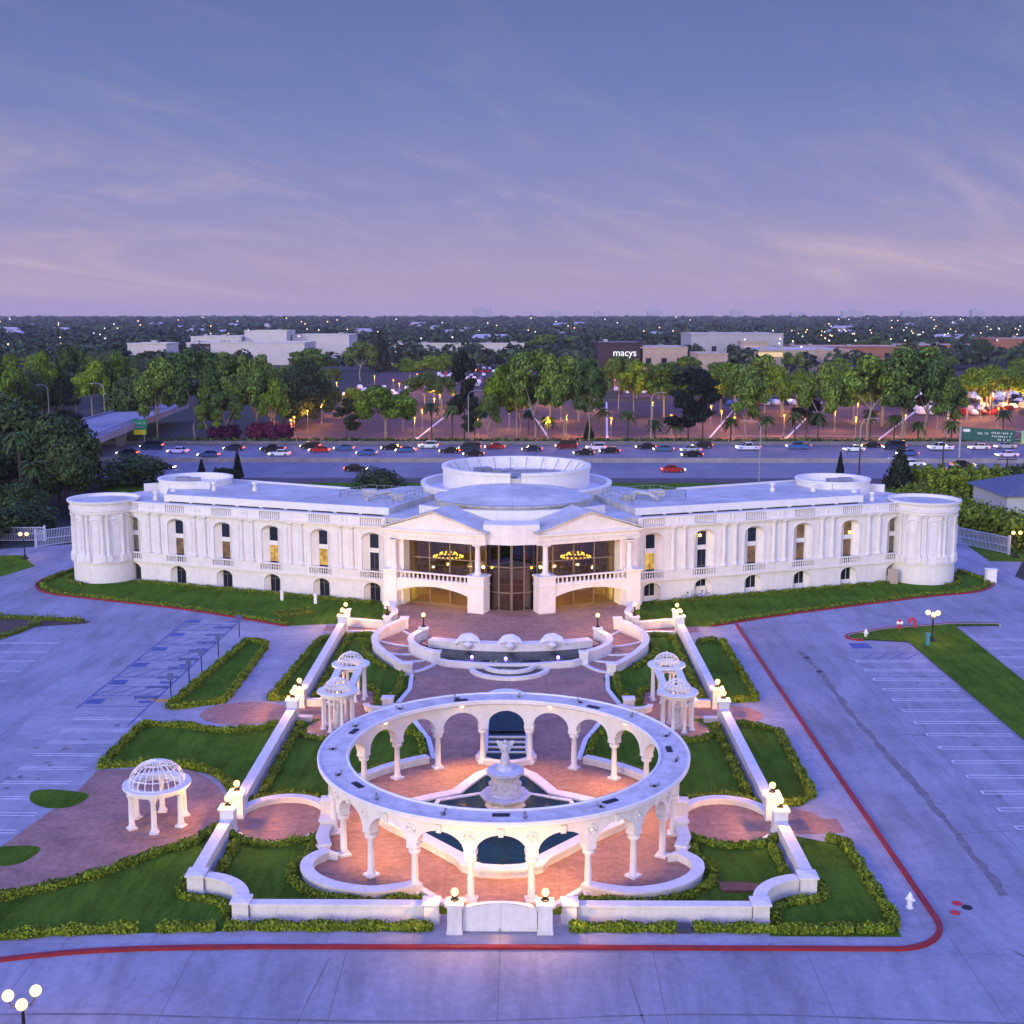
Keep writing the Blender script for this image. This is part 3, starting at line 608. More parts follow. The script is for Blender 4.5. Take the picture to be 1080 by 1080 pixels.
    for a in (.95, 10.1):
        x, y, _ = g.p(a,.30 if a < 5 else -.05,0); m = MB(); m.lathe(colprof(.29, 3.1), x, y, 4.28, 18); m.box(x, y, 4.28, .85, .85, .1, math.atan2(g.u[1],g.u[0])); m.box(x, y, 7.26, .85, .85, .12, math.atan2(g.u[1],g.u[0])); m.build('portico_column', m_white, pal, True)
    bl = MB(); n = 14; pts = [(1.8+(9.75-1.8)*k/n, 2.05+.72*math.sin(PI*k/n)**.8) for k in range(n+1)]
    bl.vprism(g, pts+[(9.75,3.22),(1.8,3.22)], -.22, .85); bl.fbox(g, 1.82, 9.73, -.32, .9, 3.22, 3.36); balc = bl.build('balcony', m_white, pal)
    m = MB(); m.fbox(g, 1.95, 9.6, -.24, .08, 4.02, 4.16); m.fbox(g, 1.95, 9.6, -.2, .04, 3.36, 3.46)
    for k in range(16): x, y, _ = g.p(2.2+k*7.15/15,-.08,0); m.lathe([(r_*1.25, h*.84) for r_, h in BAL], x, y, 3.46, 7)
    m.build('balustrade', m_white, balc)
    gl = MB(); gl.fbox(g, -.2, 9.35, 1.92, 1.935, TZ, 7.38); glz = gl.build('glazed_wall', m_glass, pal)
    mm = MB()
    for a in (.35, 2.45, 4.75, 7.05, 9.3): mm.fbox(g, a-.06, a+.06, 1.84, 1.99, TZ, 7.38)
    for z in (TZ+.05, 2.95, 5.3, 7.3): mm.fbox(g, -.2, 9.3, 1.86, 1.97, z-.05, z+.05)
    mm.build('mullion', m_bronze, glz)
    # room behind the glass, with its balcony floor and ring chandelier
    ro = MB(); ro.fbox(g, .1, 9.35, 2.1, 7.4, 2.86, 3.04); ro.build('upper_floor', m_int_floor, pal)
    ro = MB(); ro.fbox(g, 9.36, 9.5, 2.9, 8, TZ, 7.3); ro.fbox(g, -2, 9.5, 8.0, 8.2, TZ, 7.3)
    for k in range(4): ro.fbox(g, .9+k*2.4, 1.4+k*2.4, 7.5, 7.99, 3.06, 7.3)
    ro.build('interior_wall', m_interior, pal)
    cx2, cy2, _ = g.p(5.9,3.9,0); ch = MB()
    ch.tube([(cx2+1.5*math.cos(TAU*k/20), cy2+1.1*math.sin(TAU*k/20), 5.0) for k in range(20)], .07, 6, True)
    ch.tube([(cx2+.8*math.cos(TAU*k/16), cy2+.6*math.sin(TAU*k/16), 5.35) for k in range(16)], .06, 6, True)
    for k in range(4): ch.tube([(cx2+1.5*math.cos(TAU*k/4),cy2+1.1*math.sin(TAU*k/4),5.0),(cx2,cy2,7.3)], .02, 4)
    chan = ch.build('chandelier', m_bronze, pal)
    for k in range(20): MB().sphere(cx2+1.5*math.cos(TAU*k/20), cy2+1.1*math.sin(TAU*k/20), 5.16, .10, 6, 5).build('candle_bulb', m_warm, chan)
    for k in range(10): MB().sphere(cx2+.8*math.cos(TAU*k/10), cy2+.6*math.sin(TAU*k/10), 5.5, .09, 6, 5).build('candle_bulb', m_warm, chan)
    for a in (1.2, 3.0, 7.5):
        for d in (3.2, 5.6): x, y, _ = g.p(a,d,0); MB().sphere(x, y, 2.68, .13, 6, 5).build('lamp_or_fill', m_warm2, pal)  # unseen spheres added under the upper floor to brighten the lower glass
    for a in (1.2,2.2): x, y, _ = g.p(a,4.5,0); MB().sphere(x, y, 4.2, .12, 8, 6).build('room_fill_glow', m_warm2, pal)  # unseen fill spheres added mid-room so the lower part of the upper glass glows
# entrance bay: glass prow, fascia, floors
e = MB(); e.prism([(-2.62,121.4),(0,120.35),(2.62,121.4),(2.62,121.42),(0,120.37),(-2.62,121.42)], TZ, 7.38); ent = e.build('entrance_glazing', m_glass2, pal)
mm = MB()
for s in (-1,1):
    f = Fr((0,120.33),(2.62*s,121.38))
    for a in (1.35, 2.75): mm.fbox(f, a-.07, a+.07, -.07, .08, TZ, 7.38)
    for z in (TZ+.06, 2.4, 5.0, 7.3): mm.fbox(f, .1, 2.8, -.05, .06, z-.05, z+.05)
mm.box(0,120.33,TZ,.24,.24,6.88)
mm.build('mullion', m_bronze, ent)
dm = MB()
for s in (-1,1): dm.fbox(Fr((0,120.36),(2.62*s,121.41)), .12, 1.25, .12, .15, 5.05, 7.28)
dm.build('dark_transom', m_dglass, ent)
fa = MB(); fa.prism([(-2.8,120.3),(0,119.75),(2.8,120.3),(2.8,122.6),(-2.8,122.6)], 7.38, 9.4); fa.build('entrance_fascia', m_white, pal)
fl = MB(); fl.prism([(-11,124.2),(-2.6,121.6),(0,120.6),(2.6,121.6),(11,124.2),(11,133),(-11,133)], TZ-.02, TZ+.03); fl.build('lobby_floor', m_int_floor, pal)
cl = MB(); cl.prism([(-12.5,125.8),(-2.6,122.3),(2.6,122.3),(12.5,125.8),(12.5,134),(-12.5,134)], 7.36, 8.6); cl.build('lobby_ceiling', m_interior, pal)
bw = MB(); bw.box(0,133.3,0,26,.4,7.36); bw.box(0,131.6,TZ,.8,.8,6.8); bw.box(-2.2,130.5,TZ,.5,.5,6.8); bw.box(2.2,130.5,TZ,.5,.5,6.8); bw.build('lobby_wall', m_interior, pal)
for x in (-8.5,-5,-2.0,2.0,5,8.5):
    for y in (132.9,): MB().sphere(x,y,4.0,.15,6,5).build('lamp_or_fill', m_warm, pal)  # unseen spheres added low by the rear wall to light the lobby
ml = MB(); ml.prism([(-2.8,122.5),(2.8,122.5),(13,126.3),(19,143.3),(13,150),(-13,150),(-19,143.3),(-13,126.3)], 8.6, 9.12); ml.build('central_roof', m_roof, pal)
bk = MB(); bk.prism([(-18,134),(18,134),(18,150),(-18,150)], 0, 8.55); bk.build('hall_wall', m_white, pal)
bd = MB(); bd.wall(arc(0,138.2,13.9,-134,-46,26), .4, 9.12, 10.15); bd.build('curved_parapet', m_white, pal)
dm = MB(); dm.lathe([(8.4,9.12),(8.4,10.1),(8.6,10.12),(8.6,10.3),(8.0,10.34),(6.6,10.75),(4.6,11.1),(2.4,11.3),(0,11.38)], 0, 134.3, 0, 56); dome = dm.build('shallow_dome', m_roof, pal, True)
pr = MB()
for k in range(15):
    a = R(-165+150*k/14); x, y = 11.2*math.cos(a), 136.5+11.2*math.sin(a); pr.tube([(x,y,9.1),(x,y,10.5)], .04, 5)
pr.tube([(11.2*math.cos(R(-165+150*k/28)), 136.5+11.2*math.sin(R(-165+150*k/28)), 10.5) for k in range(29)], .03, 5)
pr.build('roof_railing', m_steel, pal)
su = MB()
for s in (-1,1):
    for k in range(5): x = s*(3.2+k*1.3); y = 126.3+.35*k; su.box(x, y, 9.4, 1.15, 1.5, .08, s*.2)
su.build('roof_panel', m_dark, pal)
# double drum at the rear
od = MB(); od.lathe([(11.1,0),(11.1,8.9),(11.25,8.95),(11.25,9.15),(11.1,9.2),(11.1,10.2),(11.3,10.25),(11.3,10.5),(10.8,10.5),(10.8,9.6),(8.6,9.6)], .35, 144.8, 0, 72); dr = od.build('rear_drum', m_white, pal, True)
idr = MB(); idr.lathe([(8.7,9.6),(8.7,12.0),(8.85,12.05),(8.85,12.4),(8.35,12.4),(8.35,11.0),(0,11.0)], .35, 145.2, 0, 72, R(-86), R(266)); idr.build('inner_drum', m_white, dr, True)
gp = MB(); gp.box(.35,136.75,9.6,1.25,.12,2.2); gp.build('drum_gate', m_roof, dr)
ps = MB()
for k in range(24):
    a = TAU*k/24+.1; x, y = .35+8.2*math.cos(a), 145.2+8.2*math.sin(a); ps.tube([(x,y,12.3),(.35+7.2*math.cos(a),145.2+7.2*math.sin(a),11.0)], .05, 5)
ps.build('parapet_brace', m_steel, dr)
mc = MB(); rr = random.Random(8)
for k in range(16): mc.box(.35+rr.uniform(-5,5), 145.2+rr.uniform(-3.5,4), 11.0, rr.uniform(.6,2.4), rr.uniform(.5,1.4), rr.uniform(.3,.9), rr.uniform(0,1))
for k in range(5): mc.tube([(-5+rr.uniform(0,3),142+k*1.4,11.4),(3+rr.uniform(0,3),142+k*1.5,11.4)], .1, 6)
mc.build('roof_machinery', m_steel, dr)

# ------------------------------------------------------------------ garden walls, piers and lamps
def gwall(label, path, w=.42, h=.9, closed=False, zt=None, cap=True, name='garden_wall', z0=0, cat='wall'):
    loc = (path[len(path)//2][0], path[len(path)//2][1], 0)
    t = thing(name, label, cat, loc)
    if zt is None: zt = [h]*len(path)
    b = MB(); b.wall(path, w, z0, 0, closed, [z-.13 for z in zt]); b.build('wall_body', m_wall, t)
    if cap:
        c = MB(); c.wall(path, w+.16, [z-.13 for z in zt], 0, closed, zt); c.build('coping', m_wall, t)
    return t
def pier(label, x, y, w=.8, h=1.65, z0=0, a=0):
    t = thing('garden_pier', label, 'pier', (x,y,0)); b = MB(); b.box(x,y,z0,w,w,h-.16-z0,a); b.box(x,y,z0,w+.1,w+.1,.16,a); b.build('shaft', m_wall, t)
    c = MB(); q = w/2+.09
    c.box(x,y,h-.16,w+.18,w+.18,.11,a); c.loft([(x-q*.95,y-q*.95,h-.05),(x+q*.95,y-q*.95,h-.05),(x+q*.95,y+q*.95,h-.05),(x-q*.95,y+q*.95,h-.05)], [(x-.15,y-.15,h+.03),(x+.15,y-.15,h+.03),(x+.15,y+.15,h+.03),(x-.15,y+.15,h+.03)])
    c.build('cap', m_wall, t); return t
LAMP0 = {}
def lamp(label, x, y, z, tall=False, group='globe lamps on the garden piers'):
    if tall not in LAMP0:
        t = thing('globe_lamp', label, 'lamp', (0,0,0), group); b = MB(); p = .85 if tall else .18
        b.lathe([(.22,0),(.22,.05),(.12,.1),(.07,.2 if tall else .12),(.06,p-.05),(.14,p),(.12,p+.06)], 0, 0, 0, 10); b.build('lamp_post', m_dark, t, True)
        MB().sphere(0,0,p+.24,.19,14,9).build('globe', m_globe, t, True); bulb(t,0,0,p+.24,850)
        t.location = (x,y,z); LAMP0[tall] = t; return t
    c = copy_tree(LAMP0[tall]); c.location = (x,y,z); c['label'] = label; c['group'] = group; return c
SIDE = {-1:'left', 1:'right'}
for s in (-1, 1):
    sd = SIDE[s]; X = 16.1*s
    ys = (68.2,70.5,88.7,91.6,114.6,116.8)
    nm = ('front side of the lower path','rear side of the lower path','front side of the middle path','rear side of the middle path','front side of the upper path','rear side of the upper path')
    for y, n in zip(ys, nm):
        pier('square white lamp pier on the %s side wall, %s' % (sd, n), X, y)
        lamp('globe lamp on the %s side wall, %s' % (sd, n), X, y, 1.68)
    gwall('straight white wall on the %s side from the lower curved corner to the lower path' % sd, [(X,61.2),(X,67.8)], .5, 1.0)
    gwall('long straight white wall on the %s side between the lower and middle paths' % sd, [(X,70.95),(X,88.3)], .5, 1.0)
    gwall('long straight white wall on the %s side between the middle and upper paths' % sd, [(X,92.05),(X,114.2)], .5, 1.0)
    pier('plain white pier ending the %s side wall near the front corner' % sd, 16.0*s, 60.75, .85, 1.15)
    pier('plain white pier where the curved corner meets the front wall on the %s' % sd, 13.0*s, 57.85, .8, 1.1)
    gwall('quarter-round white corner wall at the front %s of the garden' % sd, [(s*(16.0-3.0*math.sin(R(q))), 57.85+2.95*math.cos(R(q))) for q in range(10,86,8)], .5, .95)
    gwall('low straight white front wall to the %s of the gate' % sd, [(12.55*s,57.85),(3.85*s,57.85)], .42, .88)
    pier('short square white pier beside the gate on the %s' % sd, 3.45*s, 57.7, .72, 1.15)
    pier('tall white gate pier carrying a lamp on the %s of the gate' % sd, 2.22*s, 56.6, .70, 1.62)
    lamp('glowing globe lamp on the %s gate pier' % sd, 2.22*s, 56.6, 1.65)
    # upper corner: low wall across, terrace corner pier with lamp, curved wing wall
    pier('white terrace corner pier with a lamp beside the %s building lawn' % sd, 11.85*s, 115.1, .75, 1.45)
    lamp('tall-stemmed globe lamp on the terrace corner pier by the %s building lawn' % sd, 11.85*s, 115.1, 1.48, True, 'globe lamps on the terrace')
    gwall('low white wall between the upper path and the %s building lawn' % sd, [(15.85*s,116.6),(12.25*s,115.4)], .4, .8)
    gwall('low white kerb wall on the garden side of the %s upper path' % sd, [(15.6*s,113.6),(11.0*s,113.55)], .3, .32)
    gwall('curved white wall closing the terrace beside the %s portico' % sd, smoothp([(11.85*s,115.5),(11.35*s,117.6),(11.75*s,119.6),(12.3*s,122.2)],4), .4, 1.2)
    # curved stairs
    outer = smoothp([(10.2*s,113.6),(11.55*s,111.6),(12.25*s,109.2),(12.1*s,107),(11.1*s,104.6),(9.8*s,102.4),(8.7*s,100.6)],4)
    n = len(outer); gwall('curved white wall on the outer side of the %s terrace stairs' % sd, outer, .42, zt=[1.5-.75*min(1,i/(n*.8)) for i in range(n)])
    inner = smoothp([(8.0*s,109.9),(8.85*s,108.2),(8.8*s,106.4),(7.9*s,104.8),(6.6*s,103.8)],4)
    n = len(inner); gwall('curved white wall between the %s terrace stairs and the upper pool' % sd, inner, .42, zt=[1.45-.35*i/n for i in range(n)])
    pier('white pier at the top of the %s terrace stairs' % sd, 10.1*s, 113.8, .72, 1.65)
    pier('white pier at the foot of the %s terrace stairs' % sd, 8.55*s, 100.3, .72, 1.1)
    pier('white lamp pier at the %s end of the shell fountain wall' % sd, 8.0*s, 110.15, .75, 1.6)
    lamp('tall-stemmed globe lamp on the pier at the %s end of the shell fountain wall' % sd, 8.0*s, 110.15, 1.63, True, 'globe lamps on the terrace')
    pier('white pier at the %s corner of the upper pool' % sd, 6.4*s, 103.55, .72, 1.2)
    def sag(a, b, q): return [(a[0]+(b[0]-a[0])*t/6, a[1]+(b[1]-a[1])*t/6-q*math.sin(PI*t/6)) for t in range(7)]
    K = [sag((10.2*s,113.0),(8.2*s,110.4),.25), sag((12.0*s,109.7),(8.75*s,107.9),.45), sag((11.8*s,106.6),(8.6*s,105.6),.45), sag((10.6*s,104.0),(7.4*s,104.1),.55), sag((8.75*s,100.8),(6.5*s,103.1),.75)]
    stt = thing('terrace_stairs', 'fan of curved pink steps with white nosings going down from the terrace on the %s' % sd, 'stairs', (9.5*s,107,0))
    for k in range(4):
        z = TZ-.1*(k+1)
        MB().prism(K[k]+K[k+1][::-1], 0, z).build('tread', m_pink, stt); MB().wall(K[k], .3, .01, z+.112).build('nosing', m_wall, stt)
    MB().wall(K[4], .34, .01, .13).build('nosing', m_wall, stt)
    # kerbs of the plaza and court walls
    gwall('white kerb edging the plaza beside the %s lawns' % sd, [(-s*x,y) for x,y in [(-4.95,80.3),(-5.6,84.2),(-7.9,91.0)]], .34, .22, cap=False, name='plaza_kerb', cat='kerb')
    gwall('white kerb edging the plaza below the %s terrace stairs' % sd, [(-s*x,y) for x,y in [(-8.6,92.4),(-8.0,96.0),(-8.2,100.0)]], .34, .25, cap=False, name='plaza_kerb', cat='kerb')
    gwall('low curved white seat wall behind the rotunda on the %s' % sd, [(-s*x,y) for x,y in arc(0,69.7,11.3,148,118,9)], .5, .5, name='seat_wall')
    gwall('low scalloped white seat wall in front of the rotunda on the %s' % sd, [(-s*x,y) for x,y in lobe[2:]], .55, .5, name='seat_wall')
    gwall('short slanting white seat wall from the scalloped wall to the %s court opening' % sd, [(-s*x,y) for x,y in ((-10.35,67.9),(-10.35,66.5),(-9.95,65.2))], .55, .62, name='seat_wall')
    gwall('thin low white kerb from the scalloped wall to the gate on the %s' % sd, [(-s*x,y) for x,y in lobe2], .35, .3, cap=False, name='plaza_kerb', cat='kerb')
    pier('small white pier at the %s front opening of the rotunda court' % sd, 10.35*s, 68.3, .7, .95)
    pier('small white pier at the %s rear opening of the rotunda court' % sd, 10.75*s, 71.2, .7, .95)
    gwall('half-ring white wall behind the small round court on the %s' % sd, [(-s*x,y) for x,y in arc(-13.3,69.8,2.75,25,165,14,3.0)], .42, .42, name='seat_wall')
    gwall('low white kerb round the front of the small court on the %s' % sd, [(-s*x,y) for x,y in arc(-13.3,69.8,2.7,215,325,10,2.95)], .25, .16, cap=False, name='court_kerb', cat='kerb')
    gwall('low white wall from the middle %s pier towards the twin pavilion' % sd, [(15.6*s,91.75),(14.3*s,91.75)], .35, .6)
    gwall('low white kerb on the near side of the middle path on the %s' % sd, [(15.6*s,88.3),(14.6*s,88.2)], .4, .4)
    gwall('round white planter wall beside the twin pavilion on the %s' % sd, arc(9.75*s,91.0,1.15,180 if s<0 else 0,(360 if s<0 else -180),14,.9), .3, .5, name='planter_wall')
    pier('small white block pier beside the twin pavilion on the %s' % sd, 9.3*s, 91.6, .8, .85)
    gwall('curved white kerb round the twin pavilion rear court on the %s' % sd, arc(12.4*s,93.7,2.3,-60 if s>0 else -120,40 if s>0 else -220,12), .25, .3, cap=False, name='court_kerb', cat='kerb')
    gwall('curved white kerb round the twin pavilion front court on the %s' % sd, arc(12.4*s,86.7,2.35,-150,-20,12), .25, .25, cap=False, name='court_kerb', cat='kerb')
    gwall('thin white edging strip outside the %s side wall, upper bed' % sd, [(16.75*s,93.4),(16.9*s,110.5)], .14, .12, cap=False, name='lawn_edging', cat='edging')
    gwall('thin white edging strip outside the %s side wall, middle bed' % sd, [(16.75*s,74.0),(16.7*s,86.4)], .14, .12, cap=False, name='lawn_edging', cat='edging')
    gwall('thin white edging strip outside the %s side wall, front bed' % sd, [(17.2*s,56.4),(16.8*s,62.5),(16.75*s,66.6)], .14, .12, cap=False, name='lawn_edging', cat='edging')
gwall('thin white curved edging between the lower left lawn and its hedge', smoothp([(-17.0,66.2),(-19.3,64.5),(-22.2,61.4),(-26,59.0),(-32,57.0),(-44,55.2)],4), .16, .12, cap=False, name='lawn_edging', cat='edging')
gwall('thin white curved edging at the top of the middle left lawn', smoothp([(-26.3,86.3),(-23.4,85.9),(-22.0,85.3),(-20,85.0),(-18.2,85.6),(-16.9,86.2)],4), .14, .12, cap=False, name='lawn_edging', cat='edging')
gate = thing('garden_gate', 'wide white solid gate with an arched top between two lamp piers', 'gate', (0,56.6,0))
f = Fr((-1.82,56.6),(1.82,56.6)); q = [(0,.02),(3.64,.02)]+[(1.82+1.82*math.cos(R(k)), 1.12+.42*math.sin(R(k))) for k in range(0,181,12)]
MB().vprism(f, q, -.06, .06).build('gate_panel', m_wall, gate)
m = MB(); m.tube([f.p(a,-.04,z) for a, z in q[2:]], .08, 6); m.fbox(f, 1.79, 1.85, -.09, -.06, .05, 1.45); m.fbox(f, 0, 3.64, -.09, -.06, .05, .2); m.build('gate_rail', m_wall, gate)

# ------------------------------------------------------------------ upper pool with three shells
t = thing('shell_fountain_pool', 'wide shallow upper pool with a curved white back wall and round front basin', 'pool', (0,104,0))
bkw = arc(0,124.9,18.45,-113,-67,20); MB().wall(bkw, 1.0, 0, .98).build('back_wall', m_wall, t); MB().wall(bkw, 1.16, .98, 1.1).build('coping', m_wall, t)
rim = [(-6.1,103.3)]+[(x,102.9-1.2*math.cos(x/6.1*PI/2)) for x in np.linspace(-5.4,5.4,11)]+[(6.1,103.3)]
MB().wall(rim, .42, 0, .55).build('front_rim', m_wall, t)
MB().wall(arc(0,101.75,3.25,-172,-8,18,3.1), .42, 0, .30).build('basin_rim', m_wall, t)
MB().wall(arc(0,101.75,2.05,-172,-8,16,1.75), .36, 0, .46).build('basin_rim', m_wall, t)
wmb = MB(); wmb.sheet([(x,y+.02) for x,y in rim]+[(6.8,104.3),(7.9,105.2),(8.4,107.4)]+[(x,y) for x,y in arc(0,124.9,18.7,-66,-114,12)]+[(-8.4,107.4),(-7.9,105.2),(-6.8,104.3)], .42)
struct(wmb.build('water', m_water)); wmb = MB(); wmb.sheet(arc(0,101.8,3.15,-172,-8,18,3.0), .18); struct(wmb.build('water', m_water)); wmb = MB(); wmb.sheet(arc(0,101.8,1.98,-172,-8,18,1.68), .36); struct(wmb.build('water', m_water))
for k, x in enumerate((-3.75, 0, 3.75)):
    y = 124.9-math.sqrt(18.45**2-x*x)
    sh = thing('shell_spout', 'white scallop shell water spout on the upper pool wall, %s' % ('left one','middle one','right one')[k], 'fountain spout', (x,y,1.1), 'scallop shell spouts')
    m = MB(); nv = 18; rings = []
    for j in range(6):
        q = j/5; row = []
        for i in range(nv+1):
            a = PI*i/nv; rr = q*(1.0+.05*abs(math.cos(a*4.5)))
            row.append((x+rr*math.cos(a)*1.1, y-.55+.62*rr*math.sin(a), 1.12+rr*math.sin(a)*.62+.10*math.sin(PI*q)-.22*q*q*abs(math.cos(a))**3+.12))
        rings.append(row)
    vs = [p for r_ in rings for p in r_]+[(p[0],p[1]+.1,p[2]-.16) for r_ in rings for p in r_]; w_ = nv+1; fs = []
    for o in (0, 6*w_):
        for j in range(5):
            for i in range(nv): fs.append((o+j*w_+i,o+j*w_+i+1,o+(j+1)*w_+i+1,o+(j+1)*w_+i))
    for i in range(nv): fs.append((5*w_+i,5*w_+i+1,6*w_+5*w_+i+1,6*w_+5*w_+i))
    m.add(vs, fs); m.build('shell', m_wall, sh, True)
    m = MB(); m.lathe([(.12,-.45),(.34,-.25),(.42,0),(.2,.2),(0,.25)], x, y-.72, 1.05, 12); m.build('spout', m_wall, sh, True)
for k, (x, y) in enumerate(((-3.3,104.0),(-.35,103.5),(4.2,103.9))):
    tag(MB().sphere(x,y,.5,.13,10,6).build('pool_light', m_pool_led), 'small violet light glowing in the upper pool, %s of three from the left' % ORD[k], 'light', 'violet pool lights')

# ------------------------------------------------------------------ cascade channel
t = thing('cascade_channel', 'narrow white-edged stepped water channel running down behind the rotunda', 'water channel', (0,85,0))
chn = [(-1.55,91.2),(-1.55,81.2)]+arc(0,80.6,1.9,197,343,10,1.6)+[(1.55,81.2),(1.55,91.2)]
MB().wall(chn, .5, 0, 1, False, [.75,.42]+[.36]*11+[.42,.75]).build('channel_kerb', m_wall, t)
for k in range(4): MB().box(0, 81.2+.75*k, 0, 2.6, .16, .14+.10*(k+1)).build('cascade_step', m_wall, t)
wmb = MB()
for k in range(4): wmb.sheet([(-1.32,81.28+.75*k),(1.32,81.28+.75*k),(1.32,81.95+.75*k),(-1.32,81.95+.75*k)], .12+.10*(k+1))
wmb.sheet([(-1.32,84.3),(1.32,84.3),(1.32,91.1),(-1.32,91.1)], .62); wmb.sheet(arc(0,80.6,1.72,195,345,10,1.4)+[(1.32,81.1),(-1.32,81.1)], .15); struct(wmb.build('water', m_water))
MB().wall([(-1.8,91.3),(1.8,91.3)], .5, 0, .8).build('channel_head', m_wall, t)

# ------------------------------------------------------------------ fountain pool and angel fountain
half_p = [(0,62.5),(-1.15,62.65),(-2.0,63.2),(-2.35,64.0),(-4.6,66.6),(-6.6,68.6),(-7.2,69.4),(-7.25,70.4),(-6.6,71.2),(-4.6,72.45),(-3.0,73.3),(-2.45,74.6),(-1.7,76.2),(-.8,77.2),(0,77.45)]
fpool = half_p[:-1]+[(-x,y) for x,y in half_p[::-1]][:-1]
t = thing('fountain_pool', 'large white-rimmed star-shaped pool of dark water inside the rotunda', 'pool', (0,69.8,0))
b = MB(); b.wall(fpool, .5, 0, .42, True); b.build('pool_wall', m_wall, t); b = MB(); b.wall(fpool, .72, .42, .55, True); b.build('pool_coping', m_wall, t)
for s in (-1,1):
    MB().wall([(1.2*s,73.3),(4.05*s,72.1),(4.2*s,71.4),(1.5*s,68.8)], .26, 0, .48).build('inner_wall', m_wall, t)
struct(MB().sheet(fpool, .40).build('water', m_water))
FX, FY = 0.05, 71.4
t = thing('angel_fountain', 'tall white tiered fountain topped by a winged figure in the middle of the pool', 'fountain', (FX,FY,0))
m_stone = M('fountain_stone', (.66,.66,.68), .7, .14, 4, bump=.3, bscale=10, big=.25, bigscale=1.5)
m = MB(); m.lathe([(1.5,0),(1.5,.25),(1.3,.32),(1.1,.7),(1.3,.95),(1.56,1.0),(1.6,1.15),(1.45,1.2),(0,1.2)], FX, FY, 0, 8); m.build('lower_basin', m_stone, t)
m = MB(); m.lathe([(.98,1.15),(.98,1.3),(.86,1.35),(.84,2.2),(.92,2.26),(.92,2.36),(1.15,2.5),(1.15,2.66),(1.0,2.72),(.6,2.74),(.5,2.95),(0,2.95)], FX, FY, 0, 20); m.build('pedestal', m_stone, t, True)
for k in range(8):
    a = TAU*k/8; MB().sphere(FX+.86*math.cos(a), FY+.86*math.sin(a), 1.8, .16, 8, 6, 1.3).build('relief_head', m_stone, t, True)
def figure(mb, x, y, z, h, wings=False, arms=True):
    k = h/1.7
    mb.lathe([(.34*k,0),(.36*k,.1*k),(.29*k,.45*k),(.21*k,.85*k),(.155*k,1.02*k),(.2*k,1.2*k),(.21*k,1.34*k),(.13*k,1.43*k),(.06*k,1.47*k),(.06*k,1.52*k),(0,1.53*k)], x, y, z, 12)
    mb.sphere(x, y-.02*k, z+1.6*k, .115*k, 10, 8, 1.2); mb.sphere(x, y+.05*k, z+1.64*k, .1*k, 8, 6)
    if arms:
        for s in (-1,1): mb.tube([(x+.19*k*s,y,z+1.36*k),(x+.30*k*s,y-.06*k,z+1.12*k),(x+.16*k*s,y-.25*k,z+1.0*k)], .06*k, 6, r1=.04*k)
    if wings:
        for s in (-1,1):
            pts = [(.06,1.05),(.10,1.42),(.30,1.62),(.58,1.70),(.74,1.62),(.62,1.45),(.50,1.2),(.30,.9),(.14,.8)]
            f_ = Fr((x,y+.12*k),(x+s,y+.42*k)); mb.vprism(f_, [(a*k*.9,z+b*k*.95) for a,b in pts], 0, .05*k)
m = MB(); m.sphere(FX,FY,2.9,.5,12,6,.45); figure(m, FX, FY, 2.98, 1.55, True); m.build('angel_statue', m_stone, t, True)

# ------------------------------------------------------------------ rotunda
RX, RY = 0, 69.7; NB = 20; RR = 10.0
rot = thing('rotunda_colonnade', 'large open white ring colonnade of twenty arches round the fountain', 'colonnade', (RX,RY,0))
def ringwall(n, r0, r1, zb, zt):
    m = MB(); vs = []; fs = []
    for i in range(n):
        a = TAU*i/n; c, q = math.cos(a), math.sin(a)
        for r_, z in ((r0,zb(i)),(r1,zb(i)),(r1,zt),(r0,zt)): vs.append((RX+r_*c, RY+r_*q, z))
    for i in range(n):
        j = (i+1)%n
        for k in range(4): fs.append((i*4+k, i*4+(k+1)%4, j*4+(k+1)%4, j*4+k))
    return m.add(vs, fs)
NS = 24; n = NB*NS; off_a = R(9)
def zarch(i):                                   # underside of the arches, columns at bay edges
    ph = ((i/NS+ -.0) % 1.0)                    # columns where ph = 0
    u = (ph-.5)*2*PI*RR/NB                      # metres from the crown
    return 2.78+(.98*math.sqrt(max(0,1-(u/1.28)**2)) if abs(u) < 1.28 else 0)
class RotMB(MB): pass
def spin(mb, a):
    c, q = math.cos(a), math.sin(a); mb.v = [(RX+c*(x-RX)-q*(y-RY), RY+q*(x-RX)+c*(y-RY), z) for x,y,z in mb.v]; return mb
spin(ringwall(n, 9.68, 10.32, zarch, 4.2), R(-90+9)).build('arcade_band', m_white, rot)
m = MB(); m.add([], [])
m.lathe([(9.55,4.2),(10.45,4.2),(10.5,4.32),(10.75,4.36),(10.9,4.44),(10.9,4.56),(9.1,4.56),(9.1,4.44),(9.25,4.36),(9.5,4.32),(9.55,4.2)], RX, RY, 0, 120); m.f = [q for q in m.f if len(q) == 4]
m.build('ring_cornice', m_white, rot, True)
m = MB(); m.lathe([(9.22,4.562),(10.78,4.562),(10.78,4.60),(9.22,4.60),(9.22,4.562)], RX, RY, 0, 120); m.f = [q for q in m.f if len(q) == 4]; m.build('ring_roof', m_deck, rot)
m = MB(); m.tube([(RX+9.16*math.cos(TAU*k/120), RY+9.16*math.sin(TAU*k/120), 4.62) for k in range(120)], .08, 6, True); m.tube([(RX+10.84*math.cos(TAU*k/120), RY+10.84*math.sin(TAU*k/120), 4.62) for k in range(120)], .08, 6, True); m.build('roof_lip', m_white, rot, True)
m = MB(); m.lathe([(0,4.30),(1.2,4.34),(1.25,4.6),(1.1,4.63),(0,4.63)], RX, RY+10.7, 0, 20, R(5), R(175)); m.build('roof_bay', m_white, rot)
